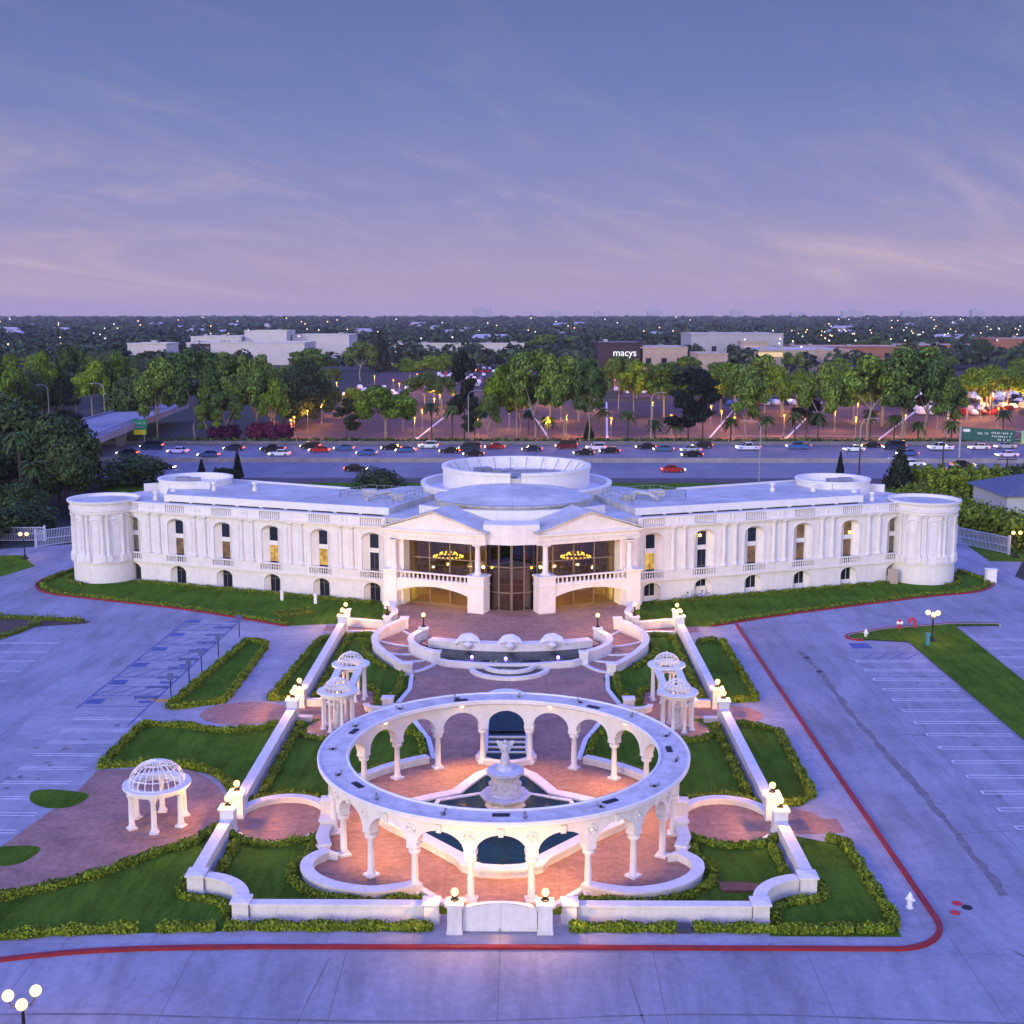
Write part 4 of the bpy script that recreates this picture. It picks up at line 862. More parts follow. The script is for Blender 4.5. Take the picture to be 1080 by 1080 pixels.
for k in range(NB):
    a = R(-90+9+18*k); x, y = RX+RR*math.cos(a), RY+RR*math.sin(a)
    c = MB(); c.lathe(colprof(.19, 2.6), x, y, .02, 14); c.box(x,y,.0,.66,.66,.14,a); c.box(x,y,2.5,.62,.62,.12,a); c.lathe([(.3,2.2),(.34,2.35),(.3,2.45)],x,y,0,12); c.box(x,y,2.62,.56,.66,.17,a); c.build('column', m_white, rot, True)
    x, y = RX+10.34*math.cos(a), RY+10.34*math.sin(a); md = MB()
    tx, ty = -math.sin(a), math.cos(a); md.tube([(x+tx*.26*math.cos(TAU*q/12), y+ty*.26*math.cos(TAU*q/12), 3.62+.26*math.sin(TAU*q/12)) for q in range(12)], .05, 5, True); md.sphere(x,y,3.62,.12,8,5)
    md.build('medallion', m_white, rot, True)
    a2 = a+R(9); x, y = RX+10.36*math.cos(a2), RY+10.36*math.sin(a2); MB().box(x,y,3.7,.14,.26,.42,a2).build('keystone', m_white, rot)
    if k % 3 == 1:
        x, y = RX+9.75*math.cos(a2), RY+9.75*math.sin(a2); m = MB(); m.box(x,y,4.6,.34,.9,.05,a2); m.build('roof_hatch', m_dark, rot)
    if k % 2 == 0:                                    # downlight under the ring
        x, y = RX+9.42*math.cos(a2), RY+9.42*math.sin(a2); m = MB(); m.lathe([(.0,0),(.11,0),(.11,.06),(0,.06)], x, y, 4.24, 10); m.build('downlight', m_down, rot)
        sp = bpy.data.lights.new('downlight_lamp', 'SPOT'); sp.energy = (1150,560,850,1250,420,1300,460,820,1150,700)[k//2]; sp.spot_size = R(112); sp.spot_blend = .9; sp.color = (1,.47,.07); sp.shadow_soft_size = .12
        spo = bpy.data.objects.new('downlight_lamp', sp); COL.objects.link(spo); spo.parent = rot; spo.location = ((x-RX)*.975,(y-RY)*.975,4.05); spo.rotation_euler = Vector((-.42*math.cos(a2),-.42*math.sin(a2),-1)).to_track_quat('-Z','Y').to_euler()
fl0 = None; fls = []
for k in range(15):
    a = R(-90+24*k+7); x, y = RX+10.1*math.cos(a), RY+10.1*math.sin(a)
    if fl0 is None:
        fl0 = thing('floodlight', 'small floodlight', 'floodlight', (0,0,0), 'floodlights on the rotunda roof')
        m = MB(); m.box(0,0,0,.3,.3,.06); m.tube([(-.45,0,.12),(.45,0,.12)], .045, 6); m.tube([(0,0,.05),(0,0,.28)], .05, 6); m.build('bracket', m_dark, fl0)
        for s in (-1,1):
            m = MB(); m.lathe([(.07,-.16),(.15,.08),(.17,.12),(.0,.13)], 0, 0, 0, 10); c_ = m.build('lamp_head', m_steel, fl0, True); c_.location = (.42*s,0,.3); c_.rotation_euler = (R(50*s),R(25),0)
        o = fl0
    else: o = copy_tree(fl0)
    o.location = (x,y,4.6); o.scale = (.55,.55,.55); o.rotation_euler = (0,0,a+(k*37%7)*.2); fls.append((a, o))
for i, (a, o) in enumerate(fls): o['label'] = 'small dark twin floodlight on the rotunda roof, %s one anticlockwise starting beside the gate' % ORD[i]

# ------------------------------------------------------------------ pavilions
def dome_ribs(x, y, z, r, h, n, th):
    m = MB()
    for k in range(n):
        a = TAU*k/n; m.tube([(x+r*math.cos(q)*math.cos(a), y+r*math.cos(q)*math.sin(a), z+h*math.sin(q)) for q in [PI/2*j/8*.97 for j in range(9)]], th, 4)
    for q in (.0, .38, .75, 1.1): m.tube([(x+r*math.cos(q)*math.cos(TAU*k/24), y+r*math.cos(q)*math.sin(TAU*k/24), z+h*math.sin(q)) for k in range(24)], th*.9, 4, True)
    m.sphere(x,y,z+h+.04,.09,8,6); return m
t = thing('domed_gazebo', 'white open gazebo of six columns under a wire dome on the pink paving', 'gazebo', (-20.6,69.5,0))
m = MB(); m.prism(circ(-20.6,69.5,2.35,36), .02, .06); m.build('gazebo_floor', m_pink, t)
for k in range(6):
    a = R(-82+60*k); x, y = -20.6+1.62*math.cos(a), 69.5+1.62*math.sin(a); m = MB(); m.lathe(colprof(.17,2.15), x, y, .05, 12); m.box(x,y,.05,.52,.52,.12,a); m.build('column', m_white, t, True)
m = MB(); m.lathe([(1.35,2.2),(1.8,2.2),(1.82,2.38),(1.98,2.42),(1.98,2.54),(1.35,2.54),(1.35,2.2)], -20.6, 69.5, 0, 40); m.f = [q for q in m.f if len(q) == 4]; m.build('ring_beam', m_white, t, True)
dome_ribs(-20.6,69.5,2.54,1.62,1.35,22,.032).build('wire_dome', m_white, t)
tp = thing('twin_pavilion', 'pair of small white wire-domed pavilions joined by two beams on the left lawn', 'pavilion', (0,90,0), 'twin pavilions on the lawns')
for y0 in (86.7, 93.7):
    for k in range(8):
        a = R(22.5+45*k); x, y = 1.12*math.cos(a), y0+1.12*math.sin(a); m = MB(); m.lathe(colprof(.12,2.45), x, y, .03, 10); m.box(x,y,.03,.36,.36,.1,a); m.build('column', m_white, tp, True)
    m = MB(); m.lathe([(.92,2.5),(1.24,2.5),(1.28,2.7),(1.5,2.78),(1.5,2.88),(1.0,2.92),(.92,2.5)], 0, y0, 0, 32); m.f = [q for q in m.f if len(q) == 4]; m.build('ring_beam', m_white, tp, True)
    dome_ribs(0,y0,2.9,1.02,.88,18,.026).build('wire_dome', m_white, tp)
for sx_ in (-.78,.78): MB().box(sx_,90.2,2.52,.5,4.6,.3).build('beam', m_white, tp)
tp2 = copy_tree(tp); tp.location.x = -12.4; tp2.location.x = 12.4; tp2['label'] = 'pair of small white wire-domed pavilions joined by two beams on the right lawn'
for s in (-1,1):
    m = MB(); m.box(12.4*s,86.7,.04,.7,.7,.5); figure(m, 12.4*s, 86.7, .54, 1.5)
    tag(m.build('garden_statue', m_stone, None, True), 'pale stone statue on a block inside the front dome of the %s twin pavilion' % SIDE[s], 'statue')
    o = bpy.data.objects['garden_statue' if s < 0 else 'garden_statue.001']

# ------------------------------------------------------------------ hedges
def quads(P, size, bias_up=.5, nrm=None, aspect=1.0):
    n = len(P); nv = rng.normal(size=(n,3)) if nrm is None else nrm+rng.normal(size=(n,3))*.55
    nv[:,2] += bias_up; nv /= np.linalg.norm(nv,axis=1)[:,None]+1e-9
    r_ = rng.normal(size=(n,3)); a = np.cross(nv, r_); a /= np.linalg.norm(a,axis=1)[:,None]+1e-9; b = np.cross(nv, a)
    s = (size*(.6+.8*rng.random(n)))[:,None]
    a = a*s*.5*aspect; b = b*s*.5
    V = np.stack([P-a-b*.6, P+a*.4-b, P+a+b*.6, P-a*.4+b], 1).reshape(-1,3)
    return V
def np_mesh(name, V, mat, extra=None):
    n = len(V)//4; me = bpy.data.meshes.new(name); ev, ef = extra if extra else ([], [])
    F = [tuple(range(4*i,4*i+4)) for i in range(n)]; k = len(V)
    me.from_pydata([tuple(v) for v in V.tolist()]+list(ev), [], F+[tuple(i+k for i in f) for f in ef]); me.materials.append(mat); return me
def hedge(label, path, w=.75, h=.62, dens=360, z0=.0, leaf=.12):
    if h < 1: w *= .68; h *= .76
    loc = path[len(path)//2]; P = []; Nn = []
    for i in range(len(path)-1):
        a, b = path[i], path[i+1]; l = math.hypot(b[0]-a[0], b[1]-a[1])
        if l < .01: continue
        n = max(6, int(l*dens)); t = rng.random(n); u = ((b[0]-a[0])/l, (b[1]-a[1])/l)
        ph = rng.random(n)*PI                      # half-round section
        bulge = .82+.22*np.sin((a[0]+a[1])*2.1+t*l*2.7)+.10*rng.normal(size=n)
        off_ = np.cos(ph)*w/2*bulge*1.15; hz = np.clip(np.sin(ph)**.6*h*bulge, .03, None)*(.35+.65*rng.random(n)**.35)
        hz = np.where(np.abs(np.cos(ph))>.85, rng.random(n)*h*.8, hz)
        x = a[0]+u[0]*t*l-u[1]*off_; y = a[1]+u[1]*t*l+u[0]*off_
        P.append(np.stack([x-loc[0],y-loc[1],hz+z0],1)); Nn.append(np.stack([-u[1]*np.cos(ph),u[0]*np.cos(ph),np.sin(ph)],1))
    P = np.concatenate(P); Nn = np.concatenate(Nn)
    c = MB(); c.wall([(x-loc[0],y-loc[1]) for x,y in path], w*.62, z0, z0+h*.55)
    me = np_mesh('hedge', quads(P, np.full(len(P),leaf), .35, Nn), m_hedge)
    o = bpy.data.objects.new('hedge', me); COL.objects.link(o); o.location = (*loc,0); tag(o, label, 'hedge', 'clipped low hedges')
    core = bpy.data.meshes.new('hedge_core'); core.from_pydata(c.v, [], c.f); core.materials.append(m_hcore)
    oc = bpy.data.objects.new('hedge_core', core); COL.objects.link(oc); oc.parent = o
    return o
def mirror_hedge(label, path, **k):
    for s in (-1,1): hedge(label % SIDE[s], [(-s*x,y) for x,y in path], **k)
hedge('clipped hedge along the front wall left of the gate', [(-3.3,56.75),(-13.6,56.75)], .8, .62)
hedge('short clipped hedge in front of the left curved corner wall', [(-14.0,56.65),(-16.9,56.55)], .8, .62)
hedge('long clipped hedge along the front of the lower left lawn', [(-17.8,56.5),(-21.5,56.2),(-24.5,55.6),(-30,54.6),(-45,50.6)], .8, .65)
hedge('clipped hedge along the front wall right of the gate', [(3.4,56.75),(8.7,56.75)], .8, .62)
hedge('clipped hedge along the right end of the front wall', [(9.5,56.75),(17.3,56.65)], .8, .62)
hedge('clipped corner hedge around the front right bed', [(17.5,56.7),(19.3,56.8),(19.7,57.6),(19.6,62),(19.55,66.9),(18.6,67.3)], .8, .62)
lob_h = smoothp([(-10.9,66.4),(-10.75,64.8),(-11.45,63.4),(-11.1,61.6),(-9.3,59.95),(-6.9,59.35),(-5.2,59.7),(-4.0,59.2)],4)
mirror_hedge('curving hedge hugging the scalloped seat wall on the %s', lob_h, w=.65, h=.55)
mirror_hedge('hedge below the small round court on the %s', arc(-13.3,69.8,3.35,195,338,12,3.5), w=.65, h=.55)
mirror_hedge('hedge above the small round court on the %s', arc(-13.3,69.8,3.55,28,150,12,3.9), w=.75, h=.6)
mirror_hedge('straight hedge inside the %s side wall in the front bed', [(-15.3,61.8),(-15.3,66.6)], w=.7, h=.6)
mirror_hedge('straight hedge inside the %s side wall in the middle bed', [(-15.3,73.8),(-15.3,87.2)], w=.75, h=.62)
mirror_hedge('straight hedge inside the %s side wall in the upper bed', [(-15.2,92.9),(-15.2,112.6)], w=.8, h=.62)
mirror_hedge('curved hedge around the front court of the %s twin pavilion', arc(-12.4,86.7,2.9,175,300,10), w=.6, h=.6)
mirror_hedge('hedge along the plaza kerb behind the rotunda on the %s', [(-6.3,84.6),(-5.95,82.5),(-5.6,80.6)], w=.6, h=.6)
mirror_hedge('curved hedge behind the seat wall of the rotunda on the %s', arc(0,69.7,12.0,147,119,8), w=.65, h=.6)
mirror_hedge('hedge along the far side of the middle bed on the %s', [(-9.7,86.2),(-8.2,85.6),(-6.6,85.2)], w=.6, h=.6)
mirror_hedge('hedge following the outer wall of the %s terrace stairs', smoothp([(-11.2,113.0),(-12.6,110.9),(-13.1,108.6),(-12.9,106.4),(-11.8,104),(-10.4,101.7)],4), w=.8, h=.65)
mirror_hedge('hedge along the plaza kerb below the %s terrace stairs', [(-9.0,100.2),(-8.8,96.0),(-9.3,93.0)], w=.75, h=.65)
mirror_hedge('short hedge closing the upper bed beside the %s planter', [(-9.5,92.8),(-10.4,93.0),(-10.5,95.2),(-11.0,96.2),(-12.6,96.6)], w=.65, h=.6)
mirror_hedge('hedge along the top of the upper bed on the %s', [(-14.9,112.9),(-11.5,112.8)], w=.6, h=.55)
mirror_hedge('hedge between the terrace wall and the %s building lawn', [(-12.5,116.2),(-12.2,119),(-12.7,121.5)], w=.8, h=.7)
hedge('outer hedge of the upper left strip lawn beside the concrete path', [(-16.9,93.1),(-18.8,93.2),(-18.3,102),(-17.8,110.2),(-17.0,112.3)], .75, .62)
hedge('outer hedge of the upper right strip lawn', [(16.9,92.9),(19.5,93.3),(19.6,102),(19.6,111.3)], .75, .62)
hedge('row of small round shrubs at the top of the upper right strip lawn', [(17.2,110.6),(19.2,111.4)], .7, .62)
hedge('left hedge of the slanting lawn beside the accessible parking bays', [(-26.2,91.0),(-25.3,101),(-24.4,110.6),(-22.3,109.8)], .8, .65)
hedge('right hedge of the slanting lawn beside the accessible parking bays', [(-25.9,90.8),(-22.2,92.6),(-22.2,101),(-22.3,109.2)], .8, .65)
hedge('left and top hedge of the middle left lawn', [(-27.2,79.0),(-26.9,87.0),(-23.4,86.7),(-22.0,85.9),(-20.0,85.6),(-18.0,86.3),(-16.9,87.2)], .75, .62)
hedge('curved hedge between the middle left lawn and the gazebo paving', smoothp([(-27.3,78.4),(-24.2,78.9),(-21.4,78.8),(-19.2,77.3),(-17.4,74.6),(-16.7,72.6)],4), .75, .65)
hedge('row of small round shrubs at the top of the middle right bed', [(16.9,87.6),(18.2,86.9),(19.5,86.2)], .7, .6)
hedge('outer hedge of the middle right bed', [(19.7,85.8),(19.5,80),(19.4,74.1),(18.2,72.6),(16.9,72.4)], .8, .62)
hedge('curved hedge between the gazebo paving and the lower left lawn', smoothp([(-16.8,68.8),(-17.7,66.6),(-19.4,65.1),(-22.2,62.1),(-26,59.7),(-32,57.7),(-44,55.9)],4), .8, .65)
mirror_hedge('small hedge tucked inside the curved corner wall on the %s', smoothp([(-16.8,62.4),(-16.7,60.1),(-15.3,59.7),(-14.1,58.9),(-13.65,57.5)],4), w=.7, h=.55)
hedge('row of hedge along the outer edge of the left building lawn', [(x*.988,y-.0+.25) for x,y in crest_L], .75, .6, 130)
hedge('row of hedge along the outer edge of the right building lawn', [(x*.988,y+.25) for x,y in crest_R], .75, .6, 130)
for s in (-1,1):
    f = Fr((13.0*s,126.4),(43.4*s,137.6))
    hedge('row of low foundation shrubs along the %s palace wing' % SIDE[s], [f.p(a,-.9,0)[:2] for a in (1.5,10,20,31)], .75, .55, 120)
    hedge('curved row of low shrubs round the foot of the %s end tower' % SIDE[s], arc(46.75*s,138.9,4.4,-110 if s<0 else -70,-215 if s<0 else 35,14), .7, .5, 130)
hedge('hedge across the corner of the left parking island', [(-62,120.2),(-50,119.3),(-42.2,117.9)], 1.2, .8, 60)
hedge('short hedge pointing to the camera on the left parking island', [(-46.2,117.2),(-47.0,113.6),(-48.2,110.5),(-52,107.5)], 1.1, .8, 60)
hedge('small rectangular hedge loop on the left building lawn', [(-24.2,121.6),(-20.9,123.2),(-20.0,121.6),(-23.4,120.1),(-24.2,121.6)], .55, .5, 55)
for s, cr in ((-1,crest_L),(1,crest_R)):
    m = MB(); m.wall(cr, .22, 0, .14); tag(m.build('red_kerb', m_red), 'red painted kerb along the outer edge of the %s building lawn' % SIDE[s], 'kerb')
m = MB(); m.wall(isl_R[3:-3]+[], .22, 0, .15); tag(m.build('island_kerb', m_walk), 'pale kerb round the grassy parking island on the right', 'kerb')
m = MB(); m.wall(arc(32.6,112.6,1.1,-80,-260,6)+[(36,115.72),(43,117.75),(47.8,117.75)], .2, 0, .17); tag(m.build('red_kerb', m_red), 'red kerb round the nose of the right parking island', 'kerb')

# ------------------------------------------------------------------ small things on the ground
def hydrant(label, x, y, col):
    t = thing('fire_hydrant', label, 'hydrant', (x,y,0)); m = MB()
    m.lathe([(.20,0),(.20,.06),(.13,.08),(.13,.5),(.17,.52),(.17,.58),(.14,.6),(.12,.72),(.05,.8),(.05,.86),(0,.86)], x, y, 0, 12); m.build('hydrant_body', col, t, True)
    for a in (0, 2.1, 4.2): c = MB(); c.tube([(x+.1*math.cos(a),y+.1*math.sin(a),.42),(x+.24*math.cos(a),y+.24*math.sin(a),.42)], .075, 8); c.build('nozzle', col, t)
m_hyd = M('white_hydrant_paint', (.8,.8,.8), .5, .05, 3); m_redp = M('red_pipe_paint', (.5,.03,.03), .5, .1, 3)
hydrant('white fire hydrant on the sidewalk at the front right corner', 20.9, 59.2, m_hyd)
hydrant('white fire hydrant on the nose of the right parking island', 33.3, 112.6, m_hyd)
t = thing('standpipe', 'red and white standpipe on the right parking island, the left one', 'standpipe', (37.3,115.5,0)); m = MB(); m.lathe([(.14,0),(.14,.9),(0,.95)], 37.3,115.5,.1,10); m.build('pipe', m_redp, t)
MB().tube([(37.05,115.5,.7),(37.6,115.5,.7)], .16, 8).build('valve', m_hyd, t)
t = thing('standpipe', 'red bent standpipe on the right parking island, the right one', 'standpipe', (38.7,116.0,0)); m = MB(); m.tube([(38.4,116,.9),(38.7,116,1.05),(38.95,116,.85),(38.98,116,.1)], .12, 8); m.build('pipe', m_redp, t); MB().box(38.4,116,.55,.2,.2,.35).build('valve', m_redp, t)
t = thing('utility_pedestal', 'turquoise utility pedestal beside the lamp on the right parking island', 'utility box', (38.1,109.6,0)); m = MB(); m.box(38.1,109.6,.1,.28,.28,.85); m.box(38.1,109.6,.95,.36,.36,.3); m.build('pedestal_body', M('turquoise_paint',(.05,.28,.34),.5), t)
t = thing('utility_cabinet', 'white utility cabinet at the end of the right building lawn', 'utility box', (54.0,136.8,0)); m = MB(); m.box(54.0,136.8,0,1.1,.7,1.5); m.box(54.0,136.8,1.5,1.25,.85,.1); m.build('cabinet_body', m_hyd, t); MB().box(54.0,136.43,.15,.9,.03,1.2).build('cabinet_door', m_hyd, t)
m = MB(); m.box(12.3,61.3,.0,1.5,1.0,.14); m.box(13.2,61.3,.0,.9,.9,.1); tag(m.build('valve_cover', M('rust_lid',(.12,.045,.035),.7)), 'rust brown valve cover lying in the front right lawn', 'cover')
m = MB(); m.box(10.95+(-2.0),56.8,.0,.9,.7,.22); tag(m.build('meter_box', M('dark_lid',(.05,.055,.07),.6)), 'dark low meter box in the gap of the front right hedge', 'meter box')
for x, y, c, d in ((23.5,59.7,m_redp,'red lid set in the pavement, the rear one near the hydrant'),(23.05,58.7,m_redp,'red lid set in the pavement, the front one near the hydrant'),(23.85,59.25,m_dark,'dark lid set in the pavement beside two red lids'),(26.2,105.7,m_dark,'dark utility cover in the right pavement, farther of two'),(26.3,101.4,m_dark,'dark utility cover in the right pavement, nearer of two')):
    m = MB(); m.lathe([(.0,0),(.26,0),(.26,.03),(0,.035)], x, y, .004, 16); tag(m.build('pavement_lid', c), d, 'lid')
def bicycle(label, x, y, a, col):
    t = thing('bicycle', label, 'bicycle', (0,0,0)); 
    for q in (-.52,.52):
        m = MB(); m.tube([(q+.34*math.cos(TAU*k/16),0,.36+.34*math.sin(TAU*k/16)) for k in range(16)], .03, 5, True)
        for k in range(6): m.tube([(q,0,.36),(q+.32*math.cos(TAU*k/6),0,.36+.32*math.sin(TAU*k/6))], .008, 3)
        m.build('wheel', m_tyre, t)
    m = MB(); m.tube([(-.52,0,.36),(-.15,0,.8),(.35,0,.85),(-.02,0,.34),(-.52,0,.36)], .025, 5); m.tube([(-.02,0,.34),(-.2,0,.92)], .025, 5); m.tube([(.52,0,.36),(.36,0,1.0)], .025, 5); m.build('frame', col, t)
    MB().box(-.2,0,.92,.28,.14,.06).build('saddle', m_dark, t); m = MB(); m.tube([(.36,-.25,1.0),(.36,.25,1.02)], .02, 5); m.build('handlebar', m_dark, t)
    t.location = (x,y,.05); t.rotation_euler = (0,0,a)
m_bike = M('blue_bike_paint', (.05,.10,.42), .4)
bicycle('blue bicycle leaning near the palace wall, the left one', 18.7,127.3,.3,m_bike); bicycle('blue bicycle leaning near the palace wall, the right one', 20.3,128.0,.35,m_bike)
for i, (x, y) in enumerate(((-24.4,127.4),(-20.6,125.9))):
    m = MB(); m.box(x,y,0,.3,.3,1.0); m.box(x,y,1.0,.38,.38,.1); tag(m.build('garden_bollard', m_hyd), 'small white bollard among the shrubs before the left wing, %s one' % ('left','right')[i], 'bollard')
t0 = None; ps = []
for i, (x, y) in enumerate(((-25.5,112.3),(-25.8,105.5),(-26.0,100.5),(-26.2,97.3),(-26.6,93.4))):
    if t0 is None:
        t0 = thing('parking_sign', 'sign', 'sign', (0,0,0), 'signs of the accessible parking bays'); m = MB(); m.tube([(0,0,0),(0,0,2.1)], .045, 6); m.build('post', m_dark, t0); MB().box(0,-.05,1.55,.45,.03,.6).build('sign_panel', m_bline, t0); t = t0
    else: t = copy_tree(t0)
    t.location = (x,y,0); t['label'] = 'blue accessible parking sign on a dark post, %s counted from the building' % ORD[i]
m = MB()
for i in range(10): m.box(-27.0-.055*i*2.6*.35,116.5-2.6*i,0,.16,1.7,.12)
wl = None
for i in range(9):
    m = MB(); m.box(0,0,0,1.7,.2,.13); m.loft([(-.85,-.1,.13),(.85,-.1,.13),(.85,.1,.13),(-.85,.1,.13)],[(-.82,-.06,.16),(.82,-.06,.16),(.82,.06,.16),(-.82,.06,.16)])
    if wl is None: wl = m.build('wheel_stop', m_bline); o = wl
    else: o = wl.copy(); COL.objects.link(o)
    tag(o, 'dark blue wheel stop at the accessible bays, %s counted from the building' % ORD[i], 'wheel stop', 'wheel stops of the accessible bays'); o.location = (-27.9-.04*(113.5-(115.6-2.75*i)), 115.6-2.75*i, 0); o.rotation_euler = (0,0,.05)
def triple_lamp(label, x, y, h=2.6, n=3, r=.45, a0=0):
    t = thing('street_lamp', label, 'street lamp', (x,y,0), 'multi-globe lamp posts of the car park'); m = MB()
    m.lathe([(.42,0),(.42,.18),(.2,.24),(.16,.5),(.08,.6),(.065,h-.25),(.1,h-.2),(.06,h)], x, y, 0, 12)
    for k in range(n):
        a = a0+TAU*k/n; m.tube([(x,y,h-.2),(x+r*.6*math.cos(a),y+r*.6*math.sin(a),h-.28),(x+r*math.cos(a),y+r*math.sin(a),h)], .03, 5)
    m.build('lamp_post', m_dark, t, True)
    for k in range(n): a = a0+TAU*k/n; MB().sphere(x+r*math.cos(a),y+r*math.sin(a),h+.22,.23,16,10).build('globe', m_globe, t, True); bulb(t,r*math.cos(a),r*math.sin(a),h+.22,160)
triple_lamp('three-globe street lamp on the right parking island', 39.0, 111.1, 2.5, 3, .5, .3)
triple_lamp('three-globe street lamp in the bottom left corner', -19.0, 45.6, 2.7, 3, .6, .9)
triple_lamp('twin-globe street lamp beside the right driveway gate', 62.6, 151.5, 2.9, 2, .45, .1)
triple_lamp('twin-globe street lamp beside the left driveway gate', -60.6, 149.5, 2.9, 2, .4, 0)

# ------------------------------------------------------------------ driveway gates and fences at the sides
m_gate = M('gate_paint', (.50,.56,.66), .5, .08, 3)
def slat_gate(label, a, b, h=2.0):
    f = Fr(a,b); t = thing('driveway_gate', label, 'gate', (*a,0)); m = MB()
    for z in (.1,1.0,h-.08): m.fbox(f,0,f.len,-.04,.04,z,z+.1)
    k = 0
    while k*.22 < f.len: m.fbox(f,k*.22,k*.22+.07,-.02,.02,.2,h-.1); k += 1
    m.build('gate_bars', m_gate, t); m = MB()
    m.fbox(f,-.25,0,-.12,.12,0,h+.25); m.fbox(f,f.len,f.len+.25,-.12,.12,0,h+.25); m.build('gate_post', m_gate, t)
slat_gate('pale blue-white barred driveway gate beyond the right tower', (58.6,160.8), (62.4,153.4), 2.2)
slat_gate('pale blue-white barred driveway gate beyond the left tower', (-62.0,157.0), (-56.6,162.5), 2.2)
slat_gate('long pale barred fence running left behind the left driveway gate', (-72.0,161.0), (-62.8,161.5), 1.9)
t = thing('utility_cabinet', 'white boxy cabinet by the left driveway gate', 'utility box', (-55.6,163,0)); MB().box(-55.6,163,0,1.8,1.4,2.6).build('cabinet_body', m_gate, t); MB().box(-55.6,162.27,.2,1.4,.05,2.0).build('cabinet_door', m_hyd, t)

# ------------------------------------------------------------------ trees
def lobe_points(c, r, n, shell=.55):
    d = rng.normal(size=(n,3)); d /= np.linalg.norm(d,axis=1)[:,None]; rad = shell+(1-shell)*rng.random(n)**.5
    rad *= 1+.16*np.sin(d[:,0]*5+c[0]*9)*np.sin(d[:,2]*4+c[1]*7)
    return np.array(c)+d*np.array(r)*rad[:,None], d
def crown_mesh(name, lobes, n, leaf, mat, shell=.5):
    vol = [l[1][0]*l[1][1]+l[1][2]*l[1][0] for l in lobes]; P = []; D = []
    for (c, r), v in zip(lobes, vol): p, d = lobe_points(c, r, max(20,int(n*v/sum(vol))), shell); P.append(p); D.append(d)
    P = np.concatenate(P); D = np.concatenate(D)
    return np_mesh(name, quads(P, np.full(len(P),leaf), .25, D), mat)
def limb_mesh(name, segs, mat):
    m = MB()
    for pts, r0, r1 in segs: m.tube(pts, r0, 6, r1=r1)
    me = bpy.data.meshes.new(name); me.from_pydata(m.v, [], m.f); me.materials.append(mat); return me
def tree_proto(kind, seed):
    q = random.Random(seed); lobes = []; segs = []
    if kind == 'e':       # tall eucalyptus, open clumpy crown on forked pale limbs (unit height, unit width)
        fk = q.uniform(.26,.4); segs.append(([(0,0,0),(q.uniform(-.03,.03),0,fk*.5),(q.uniform(-.05,.05),0,fk)], .020, .014)); top = segs[0][0][-1]
        for k in range(q.choice((3,4))):
            a = TAU*k/3.5+q.uniform(-.4,.4); e = (top[0]+.30*math.cos(a), .30*math.sin(a), q.uniform(.62,.82)); segs.append(([top,((top[0]+e[0])/2*1.1,e[1]*.45,(fk+e[2])/2),e], .012, .004))
            lobes.append((e, (q.uniform(.17,.26),q.uniform(.17,.26),q.uniform(.09,.14)))); lobes.append(((e[0]*.8+q.uniform(-.1,.1),e[1]*.8,e[2]+q.uniform(.08,.16)), (q.uniform(.1,.17),.14,q.uniform(.05,.09))))
            e2 = (e[0]*1.15, e[1]*1.15, e[2]-q.uniform(.14,.24)); lobes.append((e2, (q.uniform(.09,.15),.13,q.uniform(.05,.09)))); lobes.append(((e[0]*1.35,e[1]*1.35,e[2]-q.uniform(.0,.1)), (.10,.10,.06)))
        lobes.append(((q.uniform(-.12,.12),0,.87), (.17,.17,.11)))
        for k in range(4): a = q.uniform(0,TAU); lobes.append(((.34*math.cos(a),.34*math.sin(a),q.uniform(.45,.75)), (.13,.13,.07)))
        N_, lf, mt, bk = 8500, .031, m_leaf_e, m_bark
    elif kind == 'l':     # broad bright umbrella crown
        fk = .38; segs.append(([(0,0,0),(.01,0,fk)], .022, .016))
        for k in range(4): a = TAU*k/4+.4; segs.append(([(.01,0,fk),(.26*math.cos(a),.26*math.sin(a),.66)], .011, .004))
        for k in range(9): a = TAU*k/9+q.uniform(-.3,.3); r_ = q.uniform(.26,.40); lobes.append(((r_*math.cos(a),r_*math.sin(a),q.uniform(.48,.76)), (q.uniform(.12,.2),q.uniform(.12,.2),q.uniform(.07,.14))))
        lobes.append(((q.uniform(-.12,.12),q.uniform(-.1,.1),.84), (.22,.22,.14))); lobes.append(((q.uniform(-.1,.1),0,.68), (.27,.27,.14))); N_, lf, mt, bk = 8500, .033, m_leaf_l, m_bark
    elif kind == 'o':     # dense dark oak
        segs.append(([(0,0,0),(0,0,.4)], .03, .02))
        for k in range(9): a = TAU*k/9+q.uniform(-.3,.3); lobes.append(((.30*math.cos(a),.30*math.sin(a),q.uniform(.3,.62)), (.22,.22,q.uniform(.16,.22))))
        lobes.append(((0,0,.72), (.34,.34,.26))); N_, lf, mt, bk = 9000, .036, m_leaf_o, m_dbark
    elif kind == 'd':     # thin dark pine-like tree
        segs.append(([(0,0,0),(.02,0,.5),(0,0,.95)], .020, .006))
        for k in range(11): z = .3+.06*k; a = q.uniform(0,TAU); r_ = .30*(1.15-z)+.08; lobes.append(((r_*math.cos(a),r_*math.sin(a),z), (q.uniform(.16,.26),.2,q.uniform(.05,.09))))
        lobes.append(((0,0,.93),(.14,.14,.07))); N_, lf, mt, bk = 3800, .038, m_leaf_d, m_dbark
    else:                 # columnar conifer
        segs.append(([(0,0,0),(0,0,.6)], .03, .01))
        for k in range(10): z = .12+.088*k; lobes.append(((0,0,z), (.5*(1.02-z)**.8, .5*(1.02-z)**.8, .10))); 
        N_, lf, mt, bk = 2200, .07, m_leaf_d, m_dbark
    return crown_mesh('crown', lobes, N_, lf, mt), limb_mesh('trunk', segs, bk)
